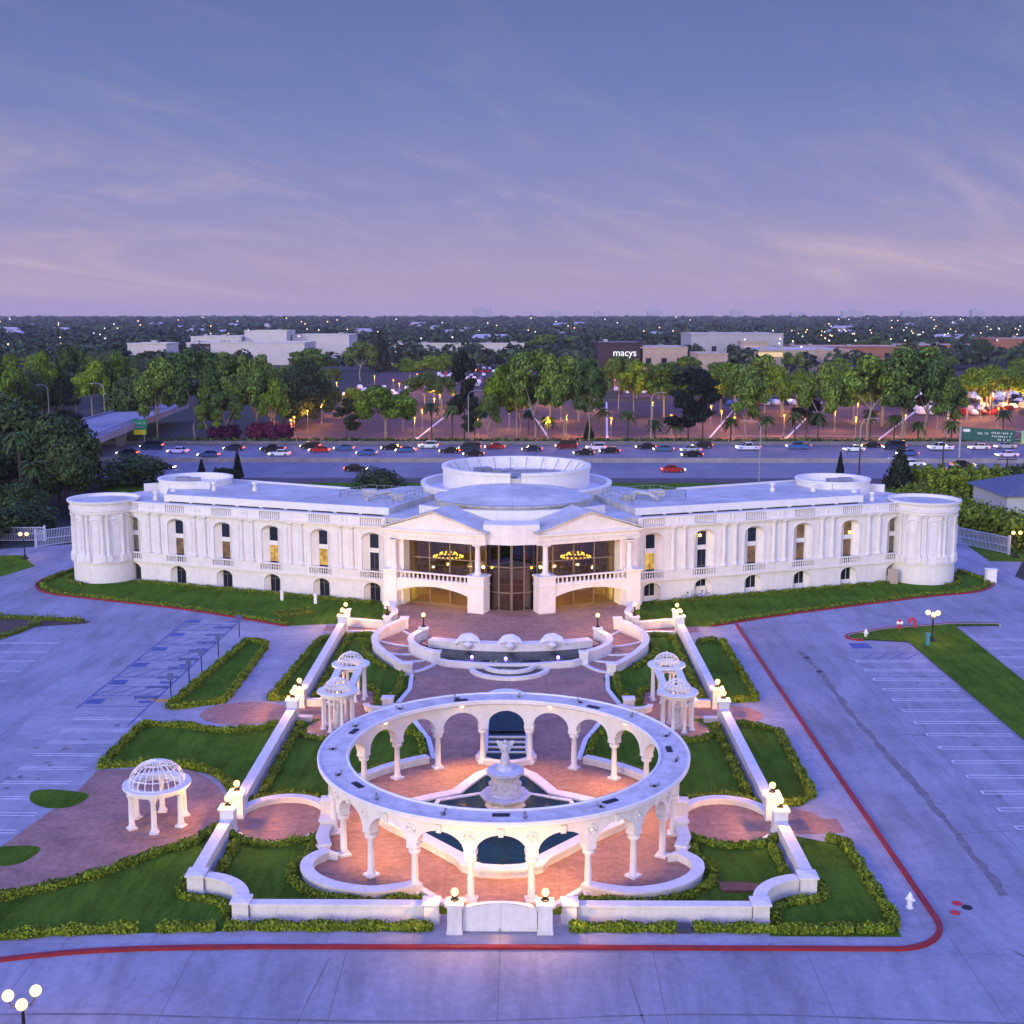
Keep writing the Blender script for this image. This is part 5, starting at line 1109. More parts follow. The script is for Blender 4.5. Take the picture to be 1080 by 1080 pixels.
PRO = {k: [tree_proto(k, 100+17*i+ord(k)) for i in range(n)] for k, n in (('e',6),('l',5),('o',3),('d',2),('c',1))}
KN = {'e':('eucalyptus_tree','tall pale-trunked eucalyptus with an open crown'),'l':('broadleaf_tree','bright green broad-crowned tree'),'o':('oak_tree','dense dark round tree'),'d':('pine_tree','thin dark ragged tree'),'c':('cypress_tree','narrow dark conical evergreen')}
tc_ = {}
def tree(x, y, h, w, k, label=None, group=None, z=0, crown=None, cat='tree'):
    i = tc_[k] = tc_.get(k,-1)+1; cm, tm = PRO[k][i % len(PRO[k])]
    t = thing(KN[k][0], label or KN[k][1], cat, (x,y,z), group)
    for nm, me in (('trunk',tm),('crown',cm)):
        o = bpy.data.objects.new(nm, me); COL.objects.link(o); o.parent = t
        if nm == 'crown' and crown: o.data = crown
    t.scale = (w,w,h); t.rotation_euler = (0,0,random.uniform(0,TAU)); return t
TREES = [(-85.3,290.2,20.1,9.8,'e'),(-76.7,291.3,22.6,11.1,'e'),(-71.1,292.3,19.7,9.8,'e'),(-68.9,296.4,21.0,9.6,'e'),(-62.2,293.5,20.4,8.7,'e'),(-69.0,289.4,12.7,8.0,'e'),(-72.4,288.5,9.6,6.2,'e'),(-59.9,300.1,15.2,8.3,'e'),(-57.5,289.5,15.7,6.3,'l'),(-58.9,325.3,16.0,11.5,'o'),(-58.7,342.6,18.4,11.6,'o'),(-58.4,361.8,13.3,11.1,'o'),(-64.1,336.6,16.5,10.4,'o'),(-41.7,297.9,9.9,6.4,'d'),(-31.3,289.9,13.7,12.8,'l'),(-42.9,325.5,11.0,8.5,'l'),(-29.6,315.0,11.1,6.3,'e'),(-72.1,558.1,18.2,13.7,'e'),(-96.3,574.2,14.8,18.6,'l'),(-73.2,650.4,21.2,11.0,'c'),(-49.9,558.3,10.6,12.9,'l'),(-41.3,558.3,11.9,13.7,'l'),(-32.7,543.0,13.2,11.7,'l'),(-31.2,407.4,11.2,11.3,'e'),(-25.0,399.1,10.4,9.2,'e'),(-12.7,291.4,21.4,6.7,'d'),(-10.1,288.9,10.9,5.7,'d'),(-4.4,296.0,18.2,8.7,'l'),(-6.9,288.1,11.7,5.7,'e'),(-0.3,291.5,21.0,7.6,'l'),(4.0,289.2,22.4,11.0,'e'),(10.9,291.4,20.6,12.0,'e'),(16.6,288.1,20.4,7.4,'e'),(0.4,300.6,15.5,6.9,'e'),(8.5,331.5,17.8,10.2,'l'),(16.8,346.3,15.9,9.6,'l'),(31.5,391.6,17.3,7.8,'e'),(33.7,362.5,17.2,8.4,'l'),(42.6,362.6,16.1,13.9,'l'),(40.1,289.5,17.6,10.2,'d'),(43.4,288.6,16.8,8.8,'d'),(61.5,376.7,16.1,13.3,'l'),(53.4,288.7,18.5,10.2,'e'),(63.5,362.8,15.0,11.2,'l'),(74.9,376.8,18.4,11.6,'e'),(77.2,362.9,15.5,11.2,'l'),(70.6,290.0,18.9,9.8,'e'),(70.4,301.2,13.9,6.5,'d'),(77.4,343.7,15.2,10.6,'l'),(88.8,346.9,14.6,10.7,'l'),(82.8,290.9,21.1,14.2,'e'),(90.9,292.3,22.3,16.6,'e'),(95.8,291.2,20.2,11.6,'e'),(100.7,290.1,16.8,9.3,'e'),(97.8,332.2,17.8,15.3,'l'),(91.7,337.9,14.5,9.4,'l'),(131.8,363.3,15.0,11.2,'l'),(148.2,392.6,14.3,13.9,'l'),(157.9,400.6,12.8,12.3,'l'),(165.0,400.7,12.2,12.3,'l'),(-135.5,330.2,19.8,8.6,'l'),(-137.4,354.5,20.1,8.2,'l'),(-130.2,361.1,21.5,7.8,'e'),(-118.6,342.1,17.3,9.5,'l'),(-113.5,348.3,19.7,9.1,'l'),(-102.0,325.3,14.3,13.3,'o'),(-135.8,361.1,15.2,11.1,'o'),(-137.8,345.0,15.1,10.6,'o'),(-142.2,330.2,17.8,12.7,'l'),(104.0,971.9,14.7,19.4,'o'),(120.3,972.0,14.7,16.4,'o'),(16.5,846.6,16.6,32.6,'l'),(39.2,846.8,15.4,26.1,'l'),(80.5,1172.6,16.8,27.1,'o'),(238.6,906.5,15.7,20.9,'o'),(250.2,886.4,14.7,24.5,'e'),(254.6,813.8,11.1,18.8,'e'),(272.2,738.4,16.2,14.8,'o')]
q = random.Random(21)
# further rows around the mall seen between the named trees
for (x0,x1,y0,y1,n,ks) in ((-300,-150,470,690,22,'llo'),(-150,-75,420,520,14,'lloe'),(-230,-95,560,660,14,'lo'),(20,60,430,600,8,'le'),(62,125,430,610,11,'lleo'),(125,260,440,600,15,'llle'),(170,300,620,800,9,'lo'),(-60,60,760,900,12,'oc'),(-20,40,660,720,6,'lo'),(105,160,620,650,3,'le'),(-180,-95,380,420,9,'lo')):
    for k in range(n):
        TREES.append((round(q.uniform(x0,x1),1), round(q.uniform(y0,y1),1), q.uniform(6,12), q.uniform(8,14), q.choice(ks)))
allt = {}
for (x,y,h,w,k) in TREES:
    if 36 < x*600/max(y,1) < 62 and 430 < y < 640 and False: continue
    allt.setdefault((k, y < 310, y < 450), []).append(tree(x,y,h,w*1.16,k,None,'trees beyond the freeway'))
for (k, near, mid), l in allt.items():
    number_from_left(l, KN[k][1]+(' on the far freeway verge' if near else ' in the mall car park' if mid else ' near the distant mall'))
# left grove, right grove and tufts behind the palace
lg = [(-80,196,17,15,'o'),(-72,192,15,13,'o'),(-88,205,18,16,'o'),(-96,190,18,16,'e'),(-85,178,14,13,'o'),(-78,172,10,10,'o'),(-92,172,13,14,'o'),(-68,184,12,9,'o'),(-101,212,19,16,'o'),(-76,206,14,11,'d'),(-108,230,18,15,'e'),(-98,226,17,12,'l'),(-115,250,19,15,'o'),(-70,172,7,8,'o'),(-105,200,17,16,'o')]
number_from_left([tree(x,y,h,w,k,None,'trees of the dark left grove') for x,y,h,w,k in lg], 'dark leafy tree in the grove at the left edge')
def bush(label, x, y, h, w, mat=None, dark=False, seed=0):
    q = random.Random(seed+int(x*7)); lobes = [((q.uniform(-.3,.3),q.uniform(-.3,.3),q.uniform(.3,.55)),(.32,.32,.36)) for _ in range(6)]
    o = bpy.data.objects.new('bush', crown_mesh('bush', lobes, 4200, .06 if w < 8 else .042, mat or m_leaf_o)); COL.objects.link(o); o.location = (x,y,-.1); o.scale = (w,w,h); return tag(o, label, 'bush')
bush('big dark rounded bush behind the left tower', -68.0,214,6.6,13); bush('bright green bush just behind the left tower', -58.5,186,4.4,6.5,m_leaf_l); bush('second bright green bush beside the left tower', -63.5,182,4.0,6,m_leaf_l)
bush('dark green shrub mass left of the left driveway', -66.5,164,5.5,9); bush('pale grey-green shrub under the left palms', -76,166,4.5,8,m_leaf_e); bush('low dark bush near the left edge behind the gate', -70.5,156.5,3.6,7)
bush('spreading green bush behind the palace roof left of the centre', -22.5,208,5.0,9.5); bush('dark small bush behind the left roof', -53,222,3,4,m_leaf_d)
for i,(x,y,h,w) in enumerate(((-69,290,5.0,7),(-60.5,290,5.6,7.5),(-56.5,289.5,5.4,6.5))): bush('magenta bougainvillea bush on the freeway verge, %s of three from the left' % ORD[i], x,y,h,w,m_leaf_b)
number_from_left([tree(x,y,h,w,'c',None,'small cypresses behind the palace') for x,y,h,w in ((-51.3,224.7,5.2,2.4),(59.6,226,5.0,1.9),(66.9,214,7.2,6.0),(-57.5,223,3.8,2.2))], 'small dark conical evergreen behind the palace')
tree(16.7,290.5,5.4,3.4,'c','single small dark cypress on the far freeway verge near the middle')
for i,(a,b,h,w) in enumerate((((69,219),(118,217),3.4,3.5),((69,207),(90,205),4.2,6),((60.5,188),(66,160),4.2,5),((66,160),(72,148),4.6,6),((92,200),(125,196),6.5,9))):
    n = 5; hedge('%s overgrown tall hedge in the right-hand grounds behind the tower' % ('long rear','middle','inner','front','large dark')[i], [(a[0]+(b[0]-a[0])*k/n, a[1]+(b[1]-a[1])*k/n) for k in range(n+1)], w, h, 420 if i != 0 else 260, 0, .4)
bush('dark bush behind the grey-roofed house', 86,206,6.5,11); bush('round green bush near the right lamp', 70,150,4.2,6.5,m_leaf_l)
rg = [(98,186,9,9,'o'),(106,200,10,11,'o')]
number_from_left([tree(x,y,h,w,k,None,'trees at the right edge') for x,y,h,w,k in rg], 'dark round tree beside the grey-roofed house')
# palms
def palm_proto(seed, droop):
    q = random.Random(seed); V = []
    m = MB()
    for k in range(30):
        a = TAU*k/30*3.1+q.uniform(-.2,.2); el = q.uniform(-.5,1.25); L_ = q.uniform(.8,1.05); pts = []
        for j in range(6):
            t_ = j/5; r_ = L_*t_*math.cos(el*(1-.4*t_)); z = L_*t_*math.sin(el)-droop*t_*t_*L_; pts.append((r_*math.cos(a), r_*math.sin(a), z))
        for j in range(5):
            p, n_ = pts[j], pts[j+1]; wd = .17*math.sin(PI*(.15+.8*(j+.5)/5)); sx2, sy2 = -math.sin(a)*wd, math.cos(a)*wd
            m.add([(p[0]+sx2,p[1]+sy2,p[2]-.05),(p[0],p[1],p[2]),(n_[0],n_[1],n_[2]),(n_[0]+sx2,n_[1]+sy2,n_[2]-.06)],[(0,1,2,3)]); m.add([(p[0]-sx2,p[1]-sy2,p[2]-.05),(p[0],p[1],p[2]),(n_[0],n_[1],n_[2]),(n_[0]-sx2,n_[1]-sy2,n_[2]-.06)],[(0,1,2,3)])
    me = bpy.data.meshes.new('fronds'); me.from_pydata(m.v, [], m.f); me.materials.append(m_leaf_p); return me
PP = [palm_proto(1,.75), palm_proto(2,.9)]
tk = limb_mesh('trunk', [([(0,0,0),(.1,0,.4),(.05,0,1)], .20, .14)], m_dbark)
def palm(x, y, h, r, i, label=None, group=None):
    t = thing('palm_tree', label or 'palm', 'palm tree', (x,y,0), group); o = bpy.data.objects.new('trunk', tk); COL.objects.link(o); o.parent = t; o.scale = (1,1,h-r*.4)
    o = bpy.data.objects.new('fronds', PP[i%2]); COL.objects.link(o); o.parent = t; o.location = (.05,0,h-r*.5); o.scale = (r,r,r); t.rotation_euler = (0,0,random.uniform(0,6)); return t
PALMS = [(-20.2,289.0,10.0),(-15.4,289.0,9.5),(2.7,310.2,6.7),(7.3,300.6,6.0),(20.9,305.5,7.5),(25.7,288.4,8.4),(32.1,288.4,6.2),(37.3,290.7,5.8),(50.4,292.0,6.3),(58.9,292.0,6.8),(66.6,296.6,7.3),(70.3,288.8,7.8),(84.7,296.7,7.8),(90.6,296.8,6.8),(94.9,292.3,5.4),(102.1,290.2,6.0),(124.3,316.3,6.3)]
number_from_left([palm(x,y,h,2.6,i,None,'palms at the edge of the far lot') for i,(x,y,h) in enumerate(PALMS)], 'small palm at the near edge of the far lot')
palm(-71.2,180.0,9.2,2.6,0,'fan palm with yellowing fronds in front of the left grove, the shorter one','palms by the left grove'); palm(-70.6,174,14.2,2.5,1,'taller fan palm standing against the dark left grove','palms by the left grove')

# ------------------------------------------------------------------ cars
def loft_body(m, secs):     # sections along x: list of (x, half-width, z-low, z-high)
    for i in range(len(secs)-1):
        a, b = secs[i], secs[i+1]
        vs = [(a[0],-a[1],a[2]),(a[0],a[1],a[2]),(a[0],a[1]*.9,a[3]),(a[0],-a[1]*.9,a[3]),(b[0],-b[1],b[2]),(b[0],b[1],b[2]),(b[0],b[1]*.9,b[3]),(b[0],-b[1]*.9,b[3])]
        m.add(vs, [(0,1,5,4),(1,2,6,5),(2,3,7,6),(3,0,4,7)])
    a, b = secs[0], secs[-1]
    for s_ in (a, b): m.add([(s_[0],-s_[1],s_[2]),(s_[0],s_[1],s_[2]),(s_[0],s_[1]*.9,s_[3]),(s_[0],-s_[1]*.9,s_[3])], [(0,1,2,3)])
CARK = {'s':('sedan','sedan',[(-2.3,.8,.35,.75),(-2.2,.88,.25,.9),(-1.3,.9,.22,.95),(1.0,.9,.22,.95),(2.1,.86,.25,.72),(2.35,.78,.35,.6)],[(-1.7,.74,.93,.96),(-1.0,.68,.93,1.42),(.3,.68,.93,1.42),(1.15,.74,.93,.96)],.32),
 'u':('suv','suv',[(-2.25,.85,.4,1.0),(-2.2,.92,.3,1.1),(1.0,.93,.3,1.1),(2.1,.9,.3,.95),(2.3,.82,.4,.8)],[(-2.15,.8,1.08,1.15),(-1.8,.76,1.08,1.72),(.4,.76,1.08,1.72),(1.2,.8,1.08,1.12)],.38),
 'v':('van','van',[(-2.6,.9,.4,1.2),(-2.55,.97,.3,1.25),(1.4,.97,.3,1.25),(2.3,.92,.3,1.0),(2.5,.84,.4,.85)],[(-2.5,.88,1.23,1.5),(-2.35,.86,1.23,2.15),(1.0,.86,1.23,2.15),(1.9,.88,1.23,1.28)],.38),
 'p':('pickup_truck','pickup',[(-2.8,.9,.45,1.05),(-2.75,.96,.35,1.1),(-.8,.97,.35,1.12),(1.3,.97,.35,1.15),(2.5,.94,.35,1.08),(2.75,.86,.45,.9)],[(-.9,.86,1.1,1.5),(-.8,.8,1.1,1.82),(.6,.8,1.1,1.82),(1.4,.86,1.1,1.16)],.42)}
CPRO = {}
def car_proto(k):
    nm, cat, body, cab, wr = CARK[k]; t = thing(nm, cat, cat, (0,0,0)); m = MB(); loft_body(m, body); m.build('body', m_car, t, True)
    m = MB(); loft_body(m, [(x,w,z0,z1-.0) for x,w,z0,z1 in cab]); m.build('window', m_cglass, t)
    ztop = max(c[3] for c in cab); m = MB(); xs = [c for c in cab if c[3] > ztop-.1]; m.box((xs[0][0]+xs[-1][0])/2, 0, ztop-.03, xs[-1][0]-xs[0][0]+.2, xs[0][1]*1.82, .06)
    for c_ in (xs[0], xs[-1]):
        for sy in (-1,1): m.tube([(c_[0],sy*c_[1]*.9,ztop),(c_[0]+(.05 if c_ is xs[0] else .35)*(1 if c_ is not xs[0] else -1),sy*c_[1]*1.02,cab[0][2])], .05, 4)
    m.build('roof', m_car, t)
    if k == 'p': m = MB(); m.box(-1.8,0,1.13,1.7,1.5,.02); m.build('cargo_bed', m_cglass, t)
    L0 = body[-1][0]; 
    for x in (body[0][0]*.62, L0*.62):
        for sy in (-1,1): m = MB(); m.tube([(x,sy*.72,wr),(x,sy*.93,wr)], wr, 12); w_ = m.build('wheel', m_tyre, t); m = MB(); m.tube([(x,sy*.90,wr),(x,sy*.945,wr)], wr*.55, 8); m.build('rim', m_steel, w_)
    for sy in (-1,1):
        MB().box(L0-.02,sy*.58,body[-1][3]-.16,.22,.42,.2).build('headlight', m_head, t); MB().box(body[0][0]+.02,sy*.6,body[0][3]-.18,.22,.5,.22).build('taillight', m_tail, t)
    return t
CCOL = {'black':(.012,.012,.016),'navy':(.018,.03,.075),'white':(.72,.74,.78),'blue':(.05,.11,.28),'red':(.35,.02,.025),'maroon':(.12,.015,.02),'silver':(.38,.42,.5)}
CARS = [(-83.8,263.0,'black','s'),(-82.0,274.3,'navy','v'),(-74.0,266.7,'white','s'),(-65.5,259.6,'blue','s'),(-69.1,238.5,'black','s'),(-63.1,272.5,'navy','s'),(-53.7,268.8,'black','p'),(-50.8,261.5,'white','s'),(-46.6,275.6,'black','u'),(-43.5,268.8,'red','s'),(-38.6,272.7,'blue','s'),(-32.4,263.4,'blue','s'),(-28.2,273.8,'black','s'),(-24.5,269.0,'blue','s'),(-20.1,276.8,'white','u'),(-14.8,267.2,'black','s'),(-31.1,235.9,'black','s'),(-9.3,261.8,'black','s'),(-10.6,271.0,'navy','v'),(-5.1,275.9,'red','s'),(3.2,271.1,'navy','s'),(10.9,276.0,'maroon','v'),(17.5,273.2,'white','u'),(14.3,263.8,'black','s'),(20.1,267.5,'black','s'),(28.8,276.2,'black','s'),(32.3,271.4,'blue','s'),(38.2,270.4,'silver','s'),(41.7,277.3,'black','u'),(37.1,260.4,'black','s'),(51.3,273.4,'white','p'),(30.0,235.0,'red','s'),(62.9,275.5,'blue','p'),(74.4,271.7,'white','s'),(80.2,279.6,'black','s'),(84.0,274.7,'navy','v'),(94.1,273.8,'white','p'),(103.4,275.8,'white','s'),(83.6,263.5,'blue','s'),(78.7,252.5,'silver','s'),(78.9,244.8,'white','s'),(84.3,235.5,'white','s'),(88.2,242.9,'black','s'),(96.3,234.1,'white','s'),(103.9,261.0,'white','s'),(110.0,277.9,'silver','s')]
cg = {}
for x, y, c, k in CARS:
    if k not in CPRO: CPRO[k] = t = car_proto(k)
    else: t = copy_tree(CPRO[k])
    t.location = (x,y,.03); t.rotation_euler = (0,0,PI if y > 251 else 0); t.scale = (.95,.95,.95); t['group'] = 'cars driving on the freeway'
    col = CCOL[c]; q_ = random.Random(int(x*10)); col = tuple(v*q_.uniform(.8,1.2) for v in col)
    for ch in t.children:
        if ch.name.split('.')[0] in ('body','roof'): ch.color = (*col,1)
    cg.setdefault((c,k,y>251), []).append(t)
for (c,k,far), l in cg.items(): number_from_left(l, '%s %s on the %s lanes of the freeway' % (c, CARK[k][1], 'far' if far else 'near'))
# cars parked far off at the mall: too small for parts
def small_car(kind):
    m = MB(); nm, cat, body, cab, wr = CARK[kind]; loft_body(m, body); loft_body(m, cab); me = bpy.data.meshes.new('parked_car'); me.from_pydata(m.v,[],m.f); me.materials.append(m_car); return me
SC = [small_car('s'), small_car('u')]; q = random.Random(4); k = 0
for (x0,x1,y0,rows,dy) in ((-46,-14,520,6,17),(-64,-42,455,4,14),(38,62,470,8,18),(118,190,372,7,13),(150,230,445,6,16),(70,100,412,2,7),(-26,6,640,3,14)):
    for r_ in range(rows):
        x = x0
        while x < x1:
            if q.random() < .62:
                o = bpy.data.objects.new('parked_car', SC[q.random() < .35]); COL.objects.link(o); o.location = (x+q.uniform(-.3,.3), y0+r_*dy+q.uniform(-.4,.4), .03); o.rotation_euler = (0,0,PI/2+q.uniform(-.06,.06)); o.scale = (1.1,)*3
                c = q.choice(list(CCOL.values())+[(.6,.62,.7)]*4); o.color = (*c,1); tag(o, 'small distant car parked in a row in the mall car park', 'car', 'cars parked at the mall'); k += 1
            x += 3.1
print('parked', k)

# ------------------------------------------------------------------ lamps of the far lot and of the freeway
LAMPS = [(-53.8,291.4),(-54.6,299.9),(-54.7,319.2),(-54.3,339.2),(-54.9,366.0),(-54.6,387.8),(-66.9,452.1),(-58.8,500.6),(-43.4,446.2),(-42.3,478.8),(-42.9,516.6),(-27.7,402.3),(-21.2,397.5),(-24.6,383.5),(-25.2,322.6),(-25.0,297.5),(-25.1,366.2),(8.6,407.7),(-2.4,322.8),(7.2,298.7),(22.5,297.5),(23.4,383.9),(38.5,613.7),(49.7,440.9),(52.8,358.8),(52.5,336.6),(52.7,320.1),(52.6,299.5),(89.8,418.8),(82.3,384.4),(83.8,367.1),(82.2,320.4),(82.1,299.8),(109.0,380.1),(108.6,408.5),(109.8,323.8),(107.3,308.5),(158.2,430.3),(127.4,351.7),(141.6,371.8),(49.5,581.3),(40.9,501.5),(128,330),(150,392),(139,372),(120,340),(133,356),(146,384),(160,394),(168,394),(155,396)]+[(x_,y_) for x_ in (-10,12,38,66,96) for y_ in (306,350)]+[(x_,y_) for x_ in (-48,-20,20,50,75) for y_ in (470,560)]
lp0 = None; ls = []
for x, y in LAMPS:
    if lp0 is None:
        lp0 = thing('lot_lamp', 'lamp', 'street lamp', (0,0,0), 'orange lamps of the far car parks'); m = MB(); m.tube([(0,0,0),(0,0,5.0)], .11, 6, r1=.07); m.lathe([(.3,0),(.3,.5)],0,0,0,8); m.build('pole', m_steel, lp0)
        MB().sphere(0,0,5.15,.34,8,6,.8).build('lamp_head', m_globe_far, lp0); t = lp0
        pl_ = bpy.data.lights.new('sodium_light','POINT'); pl_.energy = 3000; pl_.color = (1,.38,.06); pl_.shadow_soft_size = .3; po_ = bpy.data.objects.new('sodium_light', pl_); COL.objects.link(po_); po_.parent = lp0; po_.location = (0,0,4.6)
    else: t = copy_tree(lp0)
    t.location = (x,y,0); ls.append(t)
number_from_left(ls, 'glowing orange lamp post in the far car park')
def arm_lamp(label, x, y, h, d=1, lit=False):
    t = thing('freeway_lamp', label, 'street lamp', (x,y,0), 'tall curved-arm lamps along the freeway'); m = MB(); m.tube([(x,y,0),(x,y,h*.9),(x-.5*d,y,h*.97),(x-1.6*d,y,h),(x-2.8*d,y,h)], .13, 6, r1=.07); m.build('pole', m_steel, t)
    MB().box(x-2.9*d,y,h-.12,.9,.3,.16).build('lamp_head', m_steel, t)
for i,(x,y,h,d) in enumerate(((-106,315,12.5,1),(44.1,222.5,11.0,1),(61.9,221.7,11.5,-1),(31.0,286.5,12,-1),(-11.5,286.5,12.5,-1),(-128,335,11,1))):
    arm_lamp('unlit grey curved-arm street lamp by the freeway, %s from the left' % ORD[(1,3,5,4,2,0)[i]], x,y,h,d)
def pole(label, x, y, h, cross=True):
    t = thing('power_pole', label, 'power pole', (x,y,0)); m = MB(); m.tube([(x,y,0),(x,y,h)], .16, 6, r1=.11); m.build('pole', m_dbark, t)
    if cross: MB().box(x,y,h-.5,3.4,.14,.16).build('crossarm', m_dbark, t)
pole('dark wooden power pole behind the right tower', 72.6,209,9.5); pole('shorter dark wooden power pole with a wide crossarm at the right', 84.7,212,5.6); pole('thin brown pole behind the right roof drum', 61.2,219,8.0,False)

# ------------------------------------------------------------------ sign gantry, exit sign, overpass
t = thing('sign_gantry', 'overhead freeway gantry carrying a long green sign and a small pale green sign', 'sign gantry', (93.2,259.2,0))
g = Fr((93.2,259.2),(128,232)); m = MB(); m.fbox(g,-.2,.2,-.2,.2,.02,6.6); m.build('gantry_post', m_steel, t); m = MB()
for z in (4.6,6.2): m.tube([g.p(0,.3,z),g.p(44,.3,z)], .10, 6)
for k in range(26): m.tube([g.p(k*1.7,.3,4.6+1.6*(k%2)),g.p((k+1)*1.7,.3,4.6+1.6*((k+1)%2))], .06, 5)
m.build('truss', m_steel, t)
m = MB(); m.fbox(g,.3,11.0,0,.12,3.9,6.5); p1 = m.build('sign_panel', m_green_sign, t); m_sw = M('sign_white',(.75,.78,.78),.5); m = MB(); q = random.Random(2)
m.fbox(g,.5,1.9,-.02,-.003,5.6,6.2); m.build('route_shield', m_sw, p1)
def glyphs(mb, f, a, z, n, h, d=-.02):     # rows of small illegible letters
    for k in range(n):
        w = q.uniform(.18,.34)
        for _ in range(2): mb.fbox(f,a+q.uniform(0,.12),a+q.uniform(.14,.3),d,d+.015,z+q.uniform(0,h*.3),z+h*q.uniform(.7,1))
        a += .40 if q.random() > .16 else .75
    return mb
m = MB(); glyphs(m,g,3.4,5.2,5,.5); glyphs(m,g,6.2,5.5,10,.42); glyphs(m,g,6.4,4.8,9,.42); glyphs(m,g,7.6,4.15,5,.4); m.build('sign_lettering', m_sw, p1)
m = MB(); m.fbox(g,12.3,16.4,0,.12,3.8,6.5); p2 = m.build('sign_panel', M('sign_pale_green',(.25,.55,.22),.5), t); m = MB(); glyphs(m,g,12.8,5.6,8,.4); m.build('sign_lettering', m_sw, p2); m = MB(); m.fbox(g,12.6,16.1,-.02,-.003,4.0,4.6); m.build('exit_plate', M('sign_yellow',(.7,.6,.05),.5), p2)
t = thing('exit_sign', 'small green and yellow exit sign on a post beside the overpass', 'road sign', (-86.5,281,0)); m = MB(); m.tube([(-85.6,281,0),(-85.6,281,4.2)], .12, 6); m.build('post', m_steel, t)
g = Fr((-88.2,281),(-84.9,281)); m = MB(); m.fbox(g,0,3.3,-.1,.05,2.6,6.2); p1 = m.build('sign_panel', M('sign_bright_green',(.02,.26,.12),.5), t); m = MB(); m.fbox(g,.3,3.0,-.13,-.103,2.7,3.8); m.build('exit_plate', M('sign_yellow2',(.85,.72,.02),.5), p1); m = MB(); glyphs(m,g,.7,5.0,5,.6,-.12); glyphs(m,g,.9,4.2,4,.5,-.12); m.build('sign_lettering', m_sw, p1)
t = thing('overpass', 'concrete freeway overpass with railings rising at the left', 'bridge', (-95,270,0)); A, B = (-108,205), (-97,345); f = Fr((-84.5,262),(-92.5,320)); m_ov = M('overpass_concrete',(.30,.30,.36),.8,.12,.3,big=.25,bigscale=.1)
oR = [(-81.5,212),(-88,285),(-92.5,345)]; oL = [(-101.0,212),(-103,285),(-106,345)]
m = MB(); m.prism(oR+oL[::-1], 4.2, 5.0); m.build('deck', m_ov, t)
for q_ in (oR, oL): m = MB(); m.wall(q_, .35, 4.05, 5.5); m.build('parapet', m_ov, t)
m = MB(); f = Fr(oR[0],oR[1])
for k in range(34): m.tube([f.p(k*2.2,0,5.5),f.p(k*2.2,0,6.2)], .06, 4)
m.tube([f.p(0,0,6.2),f.p(73,0,6.2)], .05, 4); m.build('railing', m_dark, t)
for x in (-91.5,-100): m = MB(); m.loft([(x-.8,281.5,0),(x+.8,281.5,0),(x+.8,283,0),(x-.8,283,0)],[(x-1.6,281.3,4.2),(x+1.6,281.3,4.2),(x+1.6,283.2,4.2),(x-1.6,283.2,4.2)]); m.build('pier', m_ov, t)

# ------------------------------------------------------------------ mall and houses far behind
def block(label, x0, x1, y, h, depth, mat, roofmat=None, name='mall_building', extra=None, windows=0):
    t = thing(name, label, 'building', ((x0+x1)/2,y,0)); m = MB(); m.box((x0+x1)/2,y+depth/2,0,x1-x0,depth,h); m.build('wall', mat, t)
    m = MB(); m.prism([(x0+.6,y+.6),(x1-.6,y+.6),(x1-.6,y+depth-.6),(x0+.6,y+depth-.6)], h-.1, h+.25); m.build('roof', roofmat or m_roof, t)
    m = MB(); m.wall([(x0,y),(x1,y),(x1,y+depth),(x0,y+depth)], .6, h, h+.7, True); m.build('parapet', mat, t)
    f = Fr((x0,y),(x1,y))
    for k in range(windows):
        a = (k+.5)*f.len/windows; m = MB(); m.fbox(f,a-1.4,a+1.4,-.06,.05,h*.25,h*.6); m.build('window', m_dglass, t)
    rr = random.Random(int(x0*3+y))
    for k in range(int((x1-x0)/14)): m = MB(); m.box(rr.uniform(x0+3,x1-3), y+rr.uniform(3,depth-3), h+.2, rr.uniform(2,4), rr.uniform(2,3), rr.uniform(1,1.8)); m.build('roof_unit', m_steel, t)
    return t, f
m_bw = M('mall_white',(.55,.53,.53),.8,.06,.2); m_bb = M('mall_beige',(.42,.33,.28),.8,.08,.2); m_bt = M('mall_terracotta',(.32,.14,.09),.8,.1,.2); m_bk = M('mall_dark',(.025,.015,.03),.6,.1,.5); m_bg = M('mall_grey',(.38,.38,.43),.8,.08,.2)
t, f = block('low white mall building with a dark sign at the left', -198,-128,735,12.6,40,m_bw); m = MB(); m.fbox(f,3,14,-.5,-.05,7.6,12.6); sg = m.build('sign_panel', m_bk, t); m = MB(); glyphs(m,Fr(f.p(4,-.55,0)[:2],f.p(40,-.55,0)[:2]),0,9.6,20,1.2,-.03); m.build('sign_lettering', m_sw, sg)
block('taller stepped white mall block behind the dark sign', -210,-178,790,15.2,40,m_bw); block('tall pale mall block with a plain front', -177,-150,796,18.8,30,m_bw); block('long low white mall wing right of the tall block', -149,-112,810,16.0,40,m_bw); block('small white building at the far left among the trees', -222,-200,700,13,25,m_bw)
block('long pale elevated mall roof in the middle distance', -78,2,740,12.0,12,m_bw, windows=14)
t, f = block('dark department store with white lettering on its front', 40,63,640,15.0,30,m_bk)
tx = bpy.data.curves.new('sign_lettering','FONT'); tx.body = 'macys'; tx.size = 5.0; tx.extrude = .15; tx.align_x = 'CENTER'; tob = bpy.data.objects.new('sign_lettering', tx); COL.objects.link(tob); tob.parent = t; tob.location = (2.2,-.25,8.6); tob.rotation_euler = (R(90),0,0)
dg = bpy.context.evaluated_depsgraph_get(); me = bpy.data.meshes.new_from_object(tob.evaluated_get(dg)); me.materials.clear(); me.materials.append(EM('sign_white_glow',(.9,.92,1.0),1.0))
lo_ = bpy.data.objects.new('store_lettering', me); COL.objects.link(lo_); lo_.parent = t; lo_.location = tob.location; lo_.rotation_euler = tob.rotation_euler; bpy.data.objects.remove(tob)
